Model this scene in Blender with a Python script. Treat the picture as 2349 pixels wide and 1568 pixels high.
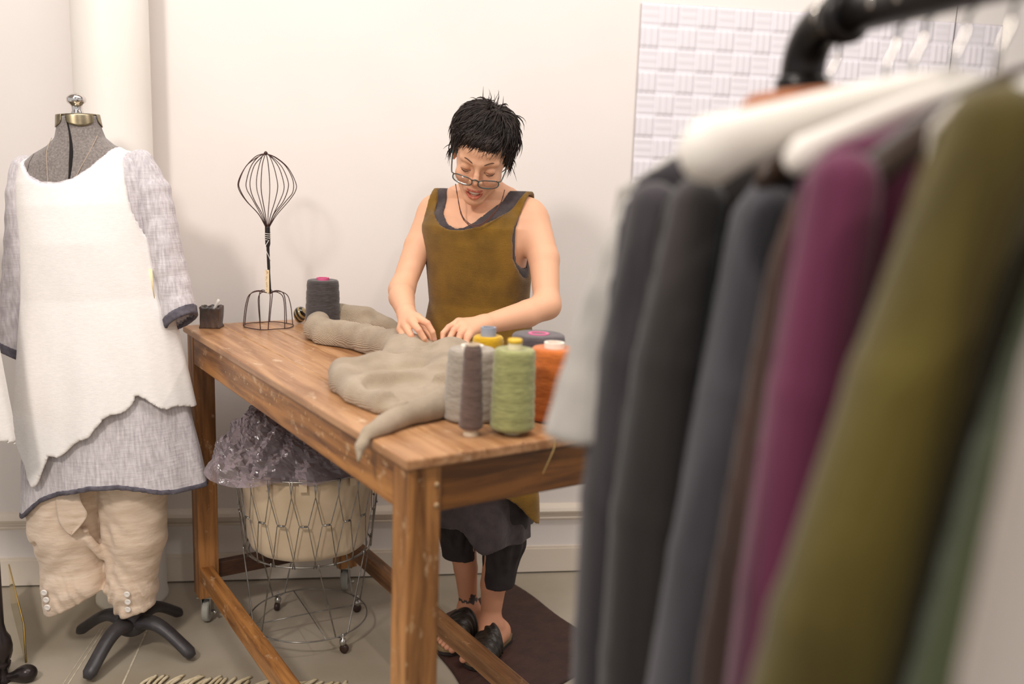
import bpy, math, random
import numpy as np
from mathutils import Matrix, Vector, Euler

for o in list(bpy.data.objects): bpy.data.objects.remove(o, do_unlink=True)
SC = bpy.context.scene
COL = SC.collection
random.seed(7)
PI = math.pi
def V(*a): return np.array(a, dtype=float)

# ------------------------------------------------------------------ camera
cam_d = bpy.data.cameras.new('camera')
cam = bpy.data.objects.new('camera', cam_d); COL.objects.link(cam)
_p, _r = 0.1745, 0.0353
fw = Vector((0, math.cos(_p), -math.sin(_p))); rt = Vector((1, 0, 0)); up = rt.cross(fw)
cx_ = math.cos(_r)*rt + math.sin(_r)*up
cy_ = -math.sin(_r)*rt + math.cos(_r)*up
cz_ = -fw
m4 = Matrix(((cx_.x, cy_.x, cz_.x, 0), (cx_.y, cy_.y, cz_.y, 0), (cx_.z, cy_.z, cz_.z, 1.40), (0, 0, 0, 1)))
cam.matrix_world = m4
cam_d.sensor_width = 36; cam_d.lens = 2097.4*36/2349
cam_d.clip_start = 0.02
cam_d.dof.use_dof = True; cam_d.dof.focus_distance = 2.52; cam_d.dof.aperture_fstop = 1.9
SC.camera = cam

# ------------------------------------------------------------------ light
SC.view_settings.view_transform = 'Standard'
SC.view_settings.look = 'None'
SC.view_settings.gamma = 1.0
SC.view_settings.use_curve_mapping = False
SC.view_settings.exposure = 0.14
world = bpy.data.worlds.new('room_air'); SC.world = world; world.use_nodes = True
wb = world.node_tree.nodes['Background']; wb.inputs[0].default_value = (1.0, .975, .965, 1); wb.inputs[1].default_value = .60

def lamp_spot(name, loc, target, power, size, angle, blend=.6, col=(1, .92, .84)):
    d = bpy.data.lights.new(name, 'SPOT'); d.energy = power; d.shadow_soft_size = size
    d.spot_size = math.radians(angle); d.spot_blend = blend; d.color = col
    o = bpy.data.objects.new(name, d); COL.objects.link(o); o.location = loc
    o.rotation_euler = (Vector(target)-Vector(loc)).to_track_quat('-Z', 'Y').to_euler()
    return o
def lamp_area(name, loc, target, power, sx, sy, col=(1, .965, .94)):
    d = bpy.data.lights.new(name, 'AREA'); d.energy = power; d.shape = 'RECTANGLE'; d.size = sx; d.size_y = sy; d.color = col
    o = bpy.data.objects.new(name, d); COL.objects.link(o); o.location = loc
    o.rotation_euler = (Vector(target)-Vector(loc)).to_track_quat('-Z', 'Y').to_euler()
    return o
lamp_spot('track_lamp', (-1.35, -.2, 2.95), (-.45, 2.6, 1.1), 180, .2, 85)
lamp_spot('track_lamp', (1.55, 1.75, 3.1), (.3, 2.7, 1.0), 55, .06, 95)
lamp_spot('track_lamp', (.9, -.9, 3.0), (1.0, 1.2, 1.3), 45, .08, 80)
lamp_area('ceiling_fill_light', (-.2, 1.5, 3.35), (-.2, 1.7, 0), 48, 2.6, 1.6)  # added soft overhead fill standing in for bounced light, not a fixture

# ------------------------------------------------------------------ materials
def lin(h):
    if isinstance(h, str):
        h = h.lstrip('#'); c = [int(h[i:i+2], 16)/255 for i in (0, 2, 4)]
    else: c = h
    return tuple(x/12.92 if x <= .04045 else ((x+.055)/1.055)**2.4 for x in c)
def mat(name, col, rough=.8, col2=None, nscale=8, stretch=(1, 1, 1), detail=4, lo=.35, hi=.65, bump=0, bscale=None, bstretch=None,
        metal=0, spec=.4, sheen=0, attr=False, wave=None, coat=0, sss=0, alpha=None):
    m = bpy.data.materials.new(name); m.use_nodes = True
    nt = m.node_tree; b = nt.nodes['Principled BSDF']; L = nt.links.new
    def N(t): return nt.nodes.new(t)
    b.inputs['Roughness'].default_value = rough; b.inputs['Metallic'].default_value = metal
    b.inputs['Specular IOR Level'].default_value = spec
    if sheen: b.inputs['Sheen Weight'].default_value = sheen; b.inputs['Sheen Roughness'].default_value = .5
    if coat: b.inputs['Coat Weight'].default_value = coat; b.inputs['Coat Roughness'].default_value = .15
    if sss:
        b.inputs['Subsurface Weight'].default_value = sss; b.inputs['Subsurface Radius'].default_value = (.012, .005, .003); b.inputs['Subsurface Scale'].default_value = 1
    c1 = (*lin(col), 1)
    b.inputs['Base Color'].default_value = c1
    tc = N('ShaderNodeTexCoord')
    def noise(scale, st, det=4):
        mp = N('ShaderNodeMapping'); mp.inputs['Scale'].default_value = st; L(tc.outputs['Object'], mp.inputs['Vector'])
        n = N('ShaderNodeTexNoise'); n.inputs['Scale'].default_value = scale; n.inputs['Detail'].default_value = det
        L(mp.outputs[0], n.inputs['Vector']); return n
    out = None
    if attr:
        a = N('ShaderNodeVertexColor'); a.layer_name = 'tint'; out = a.outputs['Color']
    if col2 is not None:
        n = noise(nscale, stretch, detail)
        r = N('ShaderNodeMapRange'); r.inputs[1].default_value = lo; r.inputs[2].default_value = hi; L(n.outputs['Fac'], r.inputs[0])
        mx = N('ShaderNodeMix'); mx.data_type = 'RGBA'; L(r.outputs[0], mx.inputs[0])
        mx.inputs[6].default_value = c1; mx.inputs[7].default_value = (*lin(col2), 1); 
        o2 = mx.outputs[2]
        if out is not None:
            mm = N('ShaderNodeMix'); mm.data_type = 'RGBA'; mm.blend_type = 'MULTIPLY'; mm.inputs[0].default_value = 1
            L(out, mm.inputs[6]); L(o2, mm.inputs[7]); out = mm.outputs[2]
        else: out = o2
    h = None
    if wave:   # list of (axis, scale, distortion, colour strength)
        for (ax, sc, di, cs) in wave:
            w = N('ShaderNodeTexWave'); w.bands_direction = ax; w.inputs['Scale'].default_value = sc; w.inputs['Distortion'].default_value = di
            w.inputs['Detail'].default_value = 2; w.inputs['Detail Scale'].default_value = 1.5
            L(tc.outputs['Object'], w.inputs['Vector'])
            if h is None: h = w.outputs['Fac']
            else:
                ad = N('ShaderNodeMath'); ad.operation = 'ADD'; L(h, ad.inputs[0]); L(w.outputs['Fac'], ad.inputs[1]); h = ad.outputs[0]
            if cs:
                src = out
                mm = N('ShaderNodeMix'); mm.data_type = 'RGBA'; mm.blend_type = 'MULTIPLY'
                f = N('ShaderNodeMath'); f.operation = 'MULTIPLY'; f.inputs[1].default_value = cs; L(w.outputs['Fac'], f.inputs[0]); L(f.outputs[0], mm.inputs[0])
                if src is not None: L(src, mm.inputs[6])
                else: mm.inputs[6].default_value = c1
                mm.inputs[7].default_value = (.45, .43, .42, 1); out = mm.outputs[2]
    if out is not None: L(out, b.inputs['Base Color'])
    if bump:
        nb = noise(bscale or nscale*4, bstretch or stretch, 6)
        hh = nb.outputs['Fac']
        if h is not None:
            ad = N('ShaderNodeMath'); ad.operation = 'MULTIPLY_ADD'; ad.inputs[1].default_value = .8; L(h, ad.inputs[0]); L(hh, ad.inputs[2]); hh = ad.outputs[0]
        bp = N('ShaderNodeBump'); bp.inputs['Strength'].default_value = bump; bp.inputs['Distance'].default_value = .004
        L(hh, bp.inputs['Height']); L(bp.outputs[0], b.inputs['Normal'])
    return m

def wood_mat(name, base, dark, wear, ax=1, grain=1.0, wearlo=.66, wearhi=.74, rough=.42):
    """streaky worn wood; the grain runs along local axis ax"""
    m = bpy.data.materials.new(name); m.use_nodes = True
    nt = m.node_tree; b = nt.nodes['Principled BSDF']; L = nt.links.new; N = nt.nodes.new
    st = [22, 22, 22]; st[ax] = 1.6
    tc = N('ShaderNodeTexCoord'); mp = N('ShaderNodeMapping'); mp.inputs['Scale'].default_value = st; L(tc.outputs['Object'], mp.inputs[0])
    n = N('ShaderNodeTexNoise'); n.inputs['Scale'].default_value = 1.6*grain; n.inputs['Detail'].default_value = 8; n.inputs['Roughness'].default_value = .62; n.inputs['Distortion'].default_value = .5
    L(mp.outputs[0], n.inputs['Vector'])
    cr = N('ShaderNodeValToRGB'); e = cr.color_ramp.elements
    e[0].position = .33; e[0].color = (*lin(dark), 1); e[1].position = .60; e[1].color = (*lin(base), 1)
    L(n.outputs['Fac'], cr.inputs[0])
    big = N('ShaderNodeTexNoise'); big.inputs['Scale'].default_value = 3.2; big.inputs['Detail'].default_value = 3; L(tc.outputs['Object'], big.inputs['Vector'])
    mb = N('ShaderNodeMix'); mb.data_type = 'RGBA'; mb.blend_type = 'MULTIPLY'; 
    rg = N('ShaderNodeMapRange'); rg.inputs[1].default_value = .45; rg.inputs[2].default_value = .7; rg.inputs[4].default_value = .45; L(big.outputs['Fac'], rg.inputs[0]); L(rg.outputs[0], mb.inputs[0])
    L(cr.outputs[0], mb.inputs[6]); mb.inputs[7].default_value = (.55, .5, .45, 1)
    # pale worn scuffs
    st2 = [9, 9, 9]; st2[ax] = 5
    mp2 = N('ShaderNodeMapping'); mp2.inputs['Scale'].default_value = st2; L(tc.outputs['Object'], mp2.inputs[0])
    n2 = N('ShaderNodeTexNoise'); n2.inputs['Scale'].default_value = 3.4; n2.inputs['Detail'].default_value = 6; n2.inputs['Roughness'].default_value = .7; L(mp2.outputs[0], n2.inputs['Vector'])
    r2 = N('ShaderNodeMapRange'); r2.inputs[1].default_value = wearlo; r2.inputs[2].default_value = wearhi; r2.inputs[4].default_value = .75; L(n2.outputs['Fac'], r2.inputs[0])
    mw = N('ShaderNodeMix'); mw.data_type = 'RGBA'; L(r2.outputs[0], mw.inputs[0]); L(mb.outputs[2], mw.inputs[6]); mw.inputs[7].default_value = (*lin(wear), 1)
    L(mw.outputs[2], b.inputs['Base Color'])
    b.inputs['Roughness'].default_value = rough
    bp = N('ShaderNodeBump'); bp.inputs['Strength'].default_value = .25; bp.inputs['Distance'].default_value = .002; L(n.outputs['Fac'], bp.inputs['Height']); L(bp.outputs[0], b.inputs['Normal'])
    return m

# ------------------------------------------------------------------ object helpers
def wm(o):
    if o is None: return Matrix.Identity(4)
    b = Matrix.LocRotScale(o.location, o.rotation_euler, o.scale)
    return (wm(o.parent) @ o.matrix_parent_inverse @ b) if o.parent else b
def mesh(name, verts, faces, smooth=True):
    me = bpy.data.meshes.new(name)
    verts = np.asarray(verts, dtype=np.float32)
    if isinstance(faces, np.ndarray):
        k = faces.shape[1]; nf = len(faces)
        me.vertices.add(len(verts)); me.vertices.foreach_set('co', verts.ravel())
        me.loops.add(nf*k); me.loops.foreach_set('vertex_index', faces.astype(np.int32).ravel())
        me.polygons.add(nf); me.polygons.foreach_set('loop_start', np.arange(0, nf*k, k, dtype=np.int32))
        me.update(calc_edges=True); me.validate()
    else:
        me.from_pydata(verts.tolist(), [], faces)
    if smooth: me.polygons.foreach_set('use_smooth', np.ones(len(me.polygons), dtype=bool))
    me.update()
    return me
def obj(name, vf, m, parent=None, local=False, smooth=True, label=None):
    if isinstance(vf, G): vf = (vf.v, vf.f)
    me = mesh(name, vf[0], vf[1], smooth)
    o = bpy.data.objects.new(name, me); COL.objects.link(o)
    if m is not None: me.materials.append(m)
    if parent is not None:
        o.parent = parent
        if not local: o.matrix_parent_inverse = wm(parent).inverted()
    if label: o['label'] = label
    return o
def empty(name, loc, rz=0):
    o = bpy.data.objects.new(name, None); COL.objects.link(o); o.location = loc; o.rotation_euler = (0, 0, rz); o.empty_display_size = .05
    return o
def tag(o, label, cat, group=None, kind=None):
    o['label'] = label; o['category'] = cat
    if group: o['group'] = group
    if kind: o['kind'] = kind
    return o
def struct(name, vf, m, label=None, smooth=False):
    o = obj(name, vf, m, smooth=smooth); o['kind'] = 'structure'
    if label: o['label'] = label
    return o
def bevel(o, w=.003, seg=2):
    md = o.modifiers.new('bevel', 'BEVEL'); md.width = w; md.segments = seg; md.limit_method = 'ANGLE'; md.angle_limit = .6; md.harden_normals = False
    return o
def autosmooth(o, ang=.6):
    me = o.data
    try: me.set_sharp_from_angle(angle=ang)
    except Exception: pass
    return o
def frame_from(t):
    t = t/np.linalg.norm(t); a = V(0, 0, 1) if abs(t[2]) < .9 else V(1, 0, 0)
    n = np.cross(t, a); n /= np.linalg.norm(n); return n, np.cross(t, n)
def catmull(pts, n=8, closed=False):
    pts = [np.asarray(p, float) for p in pts]; out = []
    N = len(pts)
    for i in range(N if closed else N-1):
        if closed: p0, p1, p2, p3 = pts[i-1], pts[i], pts[(i+1) % N], pts[(i+2) % N]
        else: p0, p1, p2, p3 = pts[max(i-1, 0)], pts[i], pts[i+1], pts[min(i+2, N-1)]
        for j in range(n):
            t = j/n
            out.append(.5*((2*p1)+(-p0+p2)*t+(2*p0-5*p1+4*p2-p3)*t*t+(-p0+3*p1-3*p2+p3)*t**3))
    if not closed: out.append(pts[-1])
    return out
class G:
    def __init__(s): s.v = []; s.f = []
    def add(s, v, f):
        o = len(s.v); s.v += [tuple(map(float, p)) for p in v]; s.f += [tuple(int(i)+o for i in q) for q in f]; return s
    def box(s, lo, hi):
        x0, y0, z0 = lo; x1, y1, z1 = hi
        return s.add([(x0, y0, z0), (x1, y0, z0), (x1, y1, z0), (x0, y1, z0), (x0, y0, z1), (x1, y0, z1), (x1, y1, z1), (x0, y1, z1)],
                     [(3, 2, 1, 0), (4, 5, 6, 7), (0, 1, 5, 4), (1, 2, 6, 5), (2, 3, 7, 6), (3, 0, 4, 7)])
    def tube(s, path, r, n=8, closed=False, flat=1.0, cap=True):
        P = [np.asarray(p, float) for p in path]; k = len(P)
        R = r if hasattr(r, '__len__') else [r]*k
        T = []
        for i in range(k):
            if closed: t = P[(i+1) % k]-P[i-1]
            else: t = P[min(i+1, k-1)]-P[max(i-1, 0)]
            l = np.linalg.norm(t); T.append(t/l if l > 1e-12 else V(0, 0, 1))
        nrm, _ = frame_from(T[0]); v = []
        for i in range(k):
            nrm = nrm-T[i]*(nrm@T[i]); nrm /= np.linalg.norm(nrm); bn = np.cross(T[i], nrm)
            for j in range(n):
                a = 2*PI*j/n; v.append(P[i]+R[i]*(math.cos(a)*nrm+flat*math.sin(a)*bn))
        f = []
        for i in range(k if closed else k-1):
            for j in range(n):
                a, b = i*n+j, i*n+(j+1) % n; c, d = ((i+1) % k)*n+(j+1) % n, ((i+1) % k)*n+j
                f.append((a, b, c, d))
        if cap and not closed: f += [tuple(range(n-1, -1, -1)), tuple(range((k-1)*n, k*n))]
        return s.add(v, f)
    def lathe(s, prof, n=32, c=(0, 0, 0), axis=2):
        v = []; f = []; k = len(prof)
        for (r, z) in prof:
            for j in range(n):
                a = 2*PI*j/n; p = (r*math.cos(a), r*math.sin(a), z)
                if axis == 0: p = (z, p[0], p[1])
                if axis == 1: p = (p[0], z, p[1])
                v.append((p[0]+c[0], p[1]+c[1], p[2]+c[2]))
        for i in range(k-1):
            for j in range(n):
                a, b = i*n+j, i*n+(j+1) % n; f.append((a, b, b+n, a+n))
        f += [tuple(range(n-1, -1, -1)), tuple(range((k-1)*n, k*n))]
        return s.add(v, f)
    def grid(s, fn, nu, nv, closed_u=False):
        v = [fn(i/(nu if closed_u else nu-1), j/(nv-1)) for j in range(nv) for i in range(nu)]; f = []
        for j in range(nv-1):
            for i in range(nu if closed_u else nu-1):
                a = j*nu+i; b = j*nu+(i+1) % nu; f.append((a, b, b+nu, a+nu))
        return s.add(v, f)
    def xf(s, M):
        M = np.array(M); a = np.array(s.v); s.v = [tuple(p) for p in (a@M[:3, :3].T+M[:3, 3])]; return s

# ------------------------------------------------------------------ implicit surfaces (for bodies and cloth)
class SD:
    def __init__(s, lo, hi, h, fine=None, hf=None):
        """fine: for each axis a list of (from, to) stretches sampled at the finer step hf"""
        s.h = h; s.lo = np.asarray(lo, float)-2*h; s.ax = []
        for k in range(3):
            n = int(math.ceil((hi[k]-s.lo[k])/h))+3
            if not fine: a = s.lo[k]+h*np.arange(n)
            else:
                a = []; c = s.lo[k]; end = s.lo[k]+h*(n-1)
                while c < end:
                    a.append(c); c += hf if any(p <= c < q for p, q in fine[k]) else h
                a = np.array(a)
            s.ax.append(a)
        s.n = np.array([len(a) for a in s.ax])
        s.f = np.full(s.n, .08, np.float32)
    def sl(s, lo, hi):
        a = [max(0, int(np.searchsorted(s.ax[k], lo[k]))-1) for k in range(3)]; b = [min(int(s.n[k]), int(np.searchsorted(s.ax[k], hi[k]))+1) for k in range(3)]
        S = tuple(slice(i, j) for i, j in zip(a, b))
        X = [s.ax[k][a[k]:b[k]].astype(np.float32) for k in range(3)]
        return S, X[0][:, None, None], X[1][None, :, None], X[2][None, None, :]
    def full(s): return s.sl(s.lo-1, s.lo+9)
    def put(s, fn, lo, hi, k=.01, sub=False):
        m = .03+k
        S, x, y, z = s.sl(np.asarray(lo)-m, np.asarray(hi)+m); 
        if 0 in s.f[S].shape: return s
        d = fn(x, y, z).astype(np.float32); a = s.f[S]
        if sub: d = -d; hh = np.maximum(k-np.abs(a-d), 0)/k; s.f[S] = np.maximum(a, d)+hh*hh*k*.25
        else: hh = np.maximum(k-np.abs(a-d), 0)/k; s.f[S] = np.minimum(a, d)-hh*hh*k*.25
        return s
    def cap(s, a, b, ra, rb=None, k=.01, sub=False, flat=None):
        rb = ra if rb is None else rb; a = np.asarray(a, float); b = np.asarray(b, float); ba = b-a; L2 = max(ba@ba, 1e-12)
        def fn(x, y, z):
            px, py, pz = x-a[0], y-a[1], z-a[2]; t = np.clip((px*ba[0]+py*ba[1]+pz*ba[2])/L2, 0, 1)
            q = (px-t*ba[0])**2+(py-t*ba[1])**2+((pz-t*ba[2])*(flat or 1))**2
            return np.sqrt(q)-(ra+(rb-ra)*t)
        r = max(ra, rb); return s.put(fn, np.minimum(a, b)-r, np.maximum(a, b)+r, k, sub)
    def chain(s, pts, rs, k=.01, sub=False, flat=None):
        for i in range(len(pts)-1): s.cap(pts[i], pts[i+1], rs[i], rs[i+1], k if i == 0 else k*.25, sub, flat)
        return s
    def ell(s, c, r, k=.01, R=None, sub=False):
        c = np.asarray(c, float); r = np.asarray(r, float); A = np.eye(3) if R is None else np.asarray(R)
        def fn(x, y, z):
            px, py, pz = x-c[0], y-c[1], z-c[2]
            l = [(A[0, i]*px+A[1, i]*py+A[2, i]*pz)/r[i] for i in range(3)]
            k0 = np.sqrt(l[0]**2+l[1]**2+l[2]**2)+1e-9; k1 = np.sqrt((l[0]/r[0])**2+(l[1]/r[1])**2+(l[2]/r[2])**2)+1e-9
            return k0*(k0-1)/k1
        m = r.max(); return s.put(fn, c-m, c+m, k, sub)
    def limit(s, fn, k=None):
        S, x, y, z = s.full(); d = fn(x, y, z).astype(np.float32)
        if k: hh = np.maximum(k-np.abs(s.f-d), 0)/k; s.f = np.maximum(s.f, d)+hh*hh*k*.25
        else: s.f = np.maximum(s.f, d)
        return s
    def shell(s, t): s.f = np.maximum(s.f, -(s.f+t)); return s
    def noise(s, fn):
        S, x, y, z = s.full(); s.f = s.f+fn(x, y, z).astype(np.float32); return s
    def surf(s):
        f = s.f; f[0], f[-1] = .05, .05; f[:, 0], f[:, -1] = .05, .05; f[:, :, 0], f[:, :, -1] = .05, .05
        n = np.array(f.shape); neg = f < 0
        cnt = np.zeros(n-1, np.uint8)
        for i in (0, 1):
            for j in (0, 1):
                for k in (0, 1): cnt += neg[i:n[0]-1+i, j:n[1]-1+j, k:n[2]-1+k]
        act = np.argwhere((cnt > 0) & (cnt < 8)); idm = np.full(n-1, -1, np.int32); idm[act[:, 0], act[:, 1], act[:, 2]] = np.arange(len(act))
        C = [(i, j, k) for i in (0, 1) for j in (0, 1) for k in (0, 1)]
        val = np.stack([f[act[:, 0]+i, act[:, 1]+j, act[:, 2]+k] for i, j, k in C], 1)
        acc = np.zeros((len(act), 3)); num = np.zeros(len(act))
        for a in range(8):
            for b in range(a+1, 8):
                if sum(abs(C[a][q]-C[b][q]) for q in range(3)) != 1: continue
                va, vb = val[:, a], val[:, b]; m = (va < 0) != (vb < 0); t = np.where(m, va/np.where(m, va-vb, 1), 0)
                p = np.array(C[a])[None]+t[:, None]*(np.array(C[b])-np.array(C[a]))[None]
                acc += p*m[:, None]; num += m
        vs = act+acc/num[:, None]; vs = np.stack([np.interp(vs[:, k], np.arange(s.n[k]), s.ax[k]) for k in range(3)], 1)
        F = []
        for ax in range(3):
            o1, o2 = [(1, 2), (2, 0), (0, 1)][ax]
            A = [slice(None)]*3; Bq = [slice(None)]*3; A[ax] = slice(0, -1); Bq[ax] = slice(1, None)
            ch = np.argwhere(neg[tuple(A)] != neg[tuple(Bq)])
            ch = ch[(ch[:, o1] > 0) & (ch[:, o2] > 0) & (ch[:, o1] < n[o1]-1) & (ch[:, o2] < n[o2]-1)]
            sg = neg[ch[:, 0], ch[:, 1], ch[:, 2]]
            q = []
            for d1, d2 in ((-1, -1), (0, -1), (0, 0), (-1, 0)):
                c = ch.copy(); c[:, o1] += d1; c[:, o2] += d2; q.append(idm[c[:, 0], c[:, 1], c[:, 2]])
            q = np.stack(q, 1); q[~sg] = q[~sg][:, ::-1]; F.append(q)
        F = np.concatenate(F); F = F[(F >= 0).all(1)]
        return vs, F
def loft(zs, w, d, xc=0, yc=0, n=2.2, ztop=None, zbot=None, fold=None):
    """distance to a body of elliptical slices given by arrays over z"""
    zs = np.asarray(zs, float)
    def fn(x, y, z):
        W = np.interp(z, zs, w); D = np.interp(z, zs, d); X = np.interp(z, zs, xc) if hasattr(xc, '__len__') else xc
        Y = np.interp(z, zs, yc) if hasattr(yc, '__len__') else yc
        px, py = x-X, y-Y
        e = (np.abs(px/W)**n+np.abs(py/D)**n)**(1/n)
        if fold is not None: e = e-fold(np.arctan2(px/W, -py/D), z)
        r = (e-1)*np.minimum(W, D)*1.15
        if ztop is not None: r = np.maximum(r, z-ztop)
        if zbot is not None: r = np.maximum(r, zbot-z)
        return r
    return fn
def tints(o, cols):
    """per-vertex colour: pigments, plus the shade painted into the legs"""
    a = o.data.color_attributes.new('tint', 'FLOAT_COLOR', 'POINT'); c = np.ones((len(cols), 4), np.float32); c[:, :3] = cols; a.data.foreach_set('color', c.ravel())
# ================================================================== the setting
WA = math.radians(8.415); WD = V(math.cos(WA), math.sin(WA), 0); WN = V(math.sin(WA), -math.cos(WA), 0); W0 = V(0, 3.1234, 0)
def wallp(u, off, z): return W0+u*WD+off*WN+V(0, 0, z)
def wallbox(u0, u1, o0, o1, z0, z1):
    g = G(); v = [wallp(u, o, z) for z in (z0, z1) for (u, o) in ((u0, o1), (u1, o1), (u1, o0), (u0, o0))]
    return g.add(v, [(3, 2, 1, 0), (4, 5, 6, 7), (0, 1, 5, 4), (1, 2, 6, 5), (2, 3, 7, 6), (3, 0, 4, 7)])
M_wall = mat('painted_plaster', '#e6dfda', .55, '#e1d9d4', 1.5, bump=.03, bscale=60, spec=.3)
M_trim = mat('painted_trim', '#e3d8ca', .45, '#dccfbf', 2.0)
M_floor = mat('sealed_concrete', '#bbb1a2', .42, '#968b78', 1.6, detail=9, lo=.33, hi=.68, bump=.05, bscale=30, spec=.45)
M_gap = mat('dark_joint', '#2c2620', .9)
struct('wall_back', wallbox(-5.5, 5.5, -.12, 0, -.02, 3.6), M_wall, 'white plaster wall behind the work table')
fl = G(); fl.box((-6, -2.5, -.1), (6, 4.3, 0)); struct('floor', fl, M_floor, 'grey sealed concrete floor with pale hairlines')
struct('ceiling', G().box((-6, -2.5, 3.6), (6, 4.6, 3.7)), M_wall, 'white ceiling above the workroom')
bb = wallbox(-5.5, 5.5, 0, .014, .006, .093); bb.add(*(lambda g: (g.v, g.f))(wallbox(-5.5, 5.5, 0, .009, .093, .101)))
struct('baseboard_back', bb, M_trim, 'white baseboard along the foot of the wall')
struct('trim_1', wallbox(-5.5, 5.5, 0, .004, 0, .006), M_gap, 'dark joint under the baseboard')
prof = [(0, .262), (.012, .258), (.024, .25), (.029, .24), (.024, .231), (.012, .226), (.010, .222), (.010, .217), (.016, .215), (.018, .211), (.016, .207), (.006, .203), (0, .199)]
g = G()
v = [wallp(u, o, z) for u in (-5.5, 5.5) for o, z in prof]; k = len(prof)
g.add(v, [(i, i+1, k+i+1, k+i) for i in range(k-1)])
struct('trim_2', g, M_trim, 'painted chair rail moulding low on the wall', smooth=False)
cg = G().lathe([(.112, 0), (.112, .012), (.108, .03), (.108, 1.6), (.108, 3.6)], 64, (-1.226, 2.83, 0))
M_col = mat('painted_column', '#ece7e1', .5, '#e6dfd6', 2, bump=.03, bscale=50)
o = struct('column', cg, M_col, 'round white column standing against the wall', smooth=True)
# pale hairline saw marks on the floor
M_line = mat('pale_floor_scratch', '#d8cdb6', .6, '#b3a893', 40)
g = G()
def strip(a, b, w):
    a = V(*a, .0008); b = V(*b, .0008); d = b-a; n = V(-d[1], d[0], 0); n /= np.linalg.norm(n); n *= w/2
    g.add([a-n, b-n, b+n, a+n], [(0, 1, 2, 3)])
strip((-1.10, 2.66), (-1.02, 2.21), .005); strip((-1.225, 2.62), (-1.17, 2.2), .003); strip((-1.235, 2.62), (-1.185, 2.2), .002)
struct('floor_scratches', g, M_line, 'pale straight scratches on the concrete floor')

# embossed wall panel, basket weave ridges
def wall_panel():
    nu, nv = 26, 22; cu, cv = .0655, .0725; K = 10
    u0 = .392; z1 = 1.996; U = int(1.31/cu*K)+1; Vn = int(1.15/cv*K)+1
    uu = np.arange(U)*cu/K; vv = np.arange(Vn)*cv/K
    A, Bv = np.meshgrid(uu, vv)
    ca = np.floor(A/cu+1e-6).astype(int); cb = np.floor(Bv/cv+1e-6).astype(int); fa = A/cu-ca; fb = Bv/cv-cb
    vert = (ca+cb) % 2 == 1
    t = np.where(vert, fa, fb)
    r = np.abs(np.sin(t*3*PI))**.6
    edge = np.minimum(1, 12*np.minimum(np.where(vert, fb, fa), 1-np.where(vert, fb, fa)))
    h = .004+(.0075*r*np.where(vert, 1, .45))*edge
    P = W0[None, None]+(u0+A)[..., None]*WD+(.004+h)[..., None]*WN; P[..., 2] = z1-Bv
    I = np.arange(U*Vn).reshape(Vn, U); F = np.stack([I[:-1, :-1], I[1:, :-1], I[1:, 1:], I[:-1, 1:]], -1).reshape(-1, 4)
    o = obj('wall_panel', (P.reshape(-1, 3), F), mat('embossed_panel', '#dcd7dc', .6), smooth=True)
    md = o.modifiers.new('solid', 'SOLIDIFY'); md.thickness = .004; md.offset = -1
    tag(o, 'pale lilac embossed basket weave panel fixed to the white wall', 'wall panel')
wall_panel()
g = G().tube([wallp(1.515+.0, .022, 2.35), wallp(1.512, .02, 2.0), wallp(1.508, .02, 1.55)], .0014, 6)
tag(obj('cord', g, mat('dark_cord', '#4a4340', .7)), 'thin dark cord hanging straight down in front of the embossed panel', 'cord')

# ================================================================== the table
TZ = math.radians(33.38); T0 = V(-.1666, 1.4539, 0)
TA = V(math.cos(TZ), math.sin(TZ), 0); TB = V(-math.sin(TZ), math.cos(TZ), 0)
def T(a, b, z=.939): return T0+a*TA+b*TB+V(0, 0, z)
M_top = wood_mat('table_top_wood', '#bd8f66', '#8c5d38', '#e2c7a6', 1, 1.0, .59, .73, .34)
M_wy = wood_mat('table_wood_lengthwise', '#b57c42', '#653b19', '#dcbc97', 1, 1.1, .585, .70)
M_wx = wood_mat('table_wood_crosswise_shaded', '#875626', '#452811', '#bd9a72', 0, 1.1, .66, .76)  # darker copy of the table wood, shade on the near end painted in
M_wz = wood_mat('table_wood_upright', '#b9814a', '#633c1a', '#dcbc94', 2, 1.1, .60, .72)
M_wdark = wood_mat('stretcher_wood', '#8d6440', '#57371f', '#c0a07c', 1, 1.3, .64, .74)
M_steel = mat('zinc_plated_steel', '#b9b6b0', .28, metal=1)
M_rub = mat('grey_rubber', '#a7a69c', .5)
M_blk = mat('black_rubber', '#1e1c1b', .6)
table = empty('work_table', T0, TZ)
tag(table, 'long worn brown wooden work table on casters, sweater and yarn cones on top', 'table')
W_, L_ = .545, 1.494
def tp(name, lo, hi, m, bw=.003):
    o = obj(name, G().box(lo, hi), m, table, local=True, smooth=False); bevel(o, bw); return o
cuts = [0, .013, .105, .232, .36, .45, W_]
o = tp('tabletop', (0, 0, .919), (W_, L_, .939), M_top, .004)
for x in (.108, .232, .362):
    obj('board_seam', G().box((x-.0022, .001, .9385), (x+.0022, L_-.001, .9394)), mat('pale_seam', '#c79d6f', .5, '#9a6c3f', 12), o, local=True, smooth=False)
tp('apron', (.012, .06, .833), (.032, L_-.06, .919), M_wy)
tp('apron', (W_-.032, .06, .833), (W_-.012, L_-.06, .919), M_wy)
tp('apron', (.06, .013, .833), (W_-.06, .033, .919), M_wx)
tp('apron', (.06, L_-.033, .833), (W_-.06, L_-.013, .919), M_wx)
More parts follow.
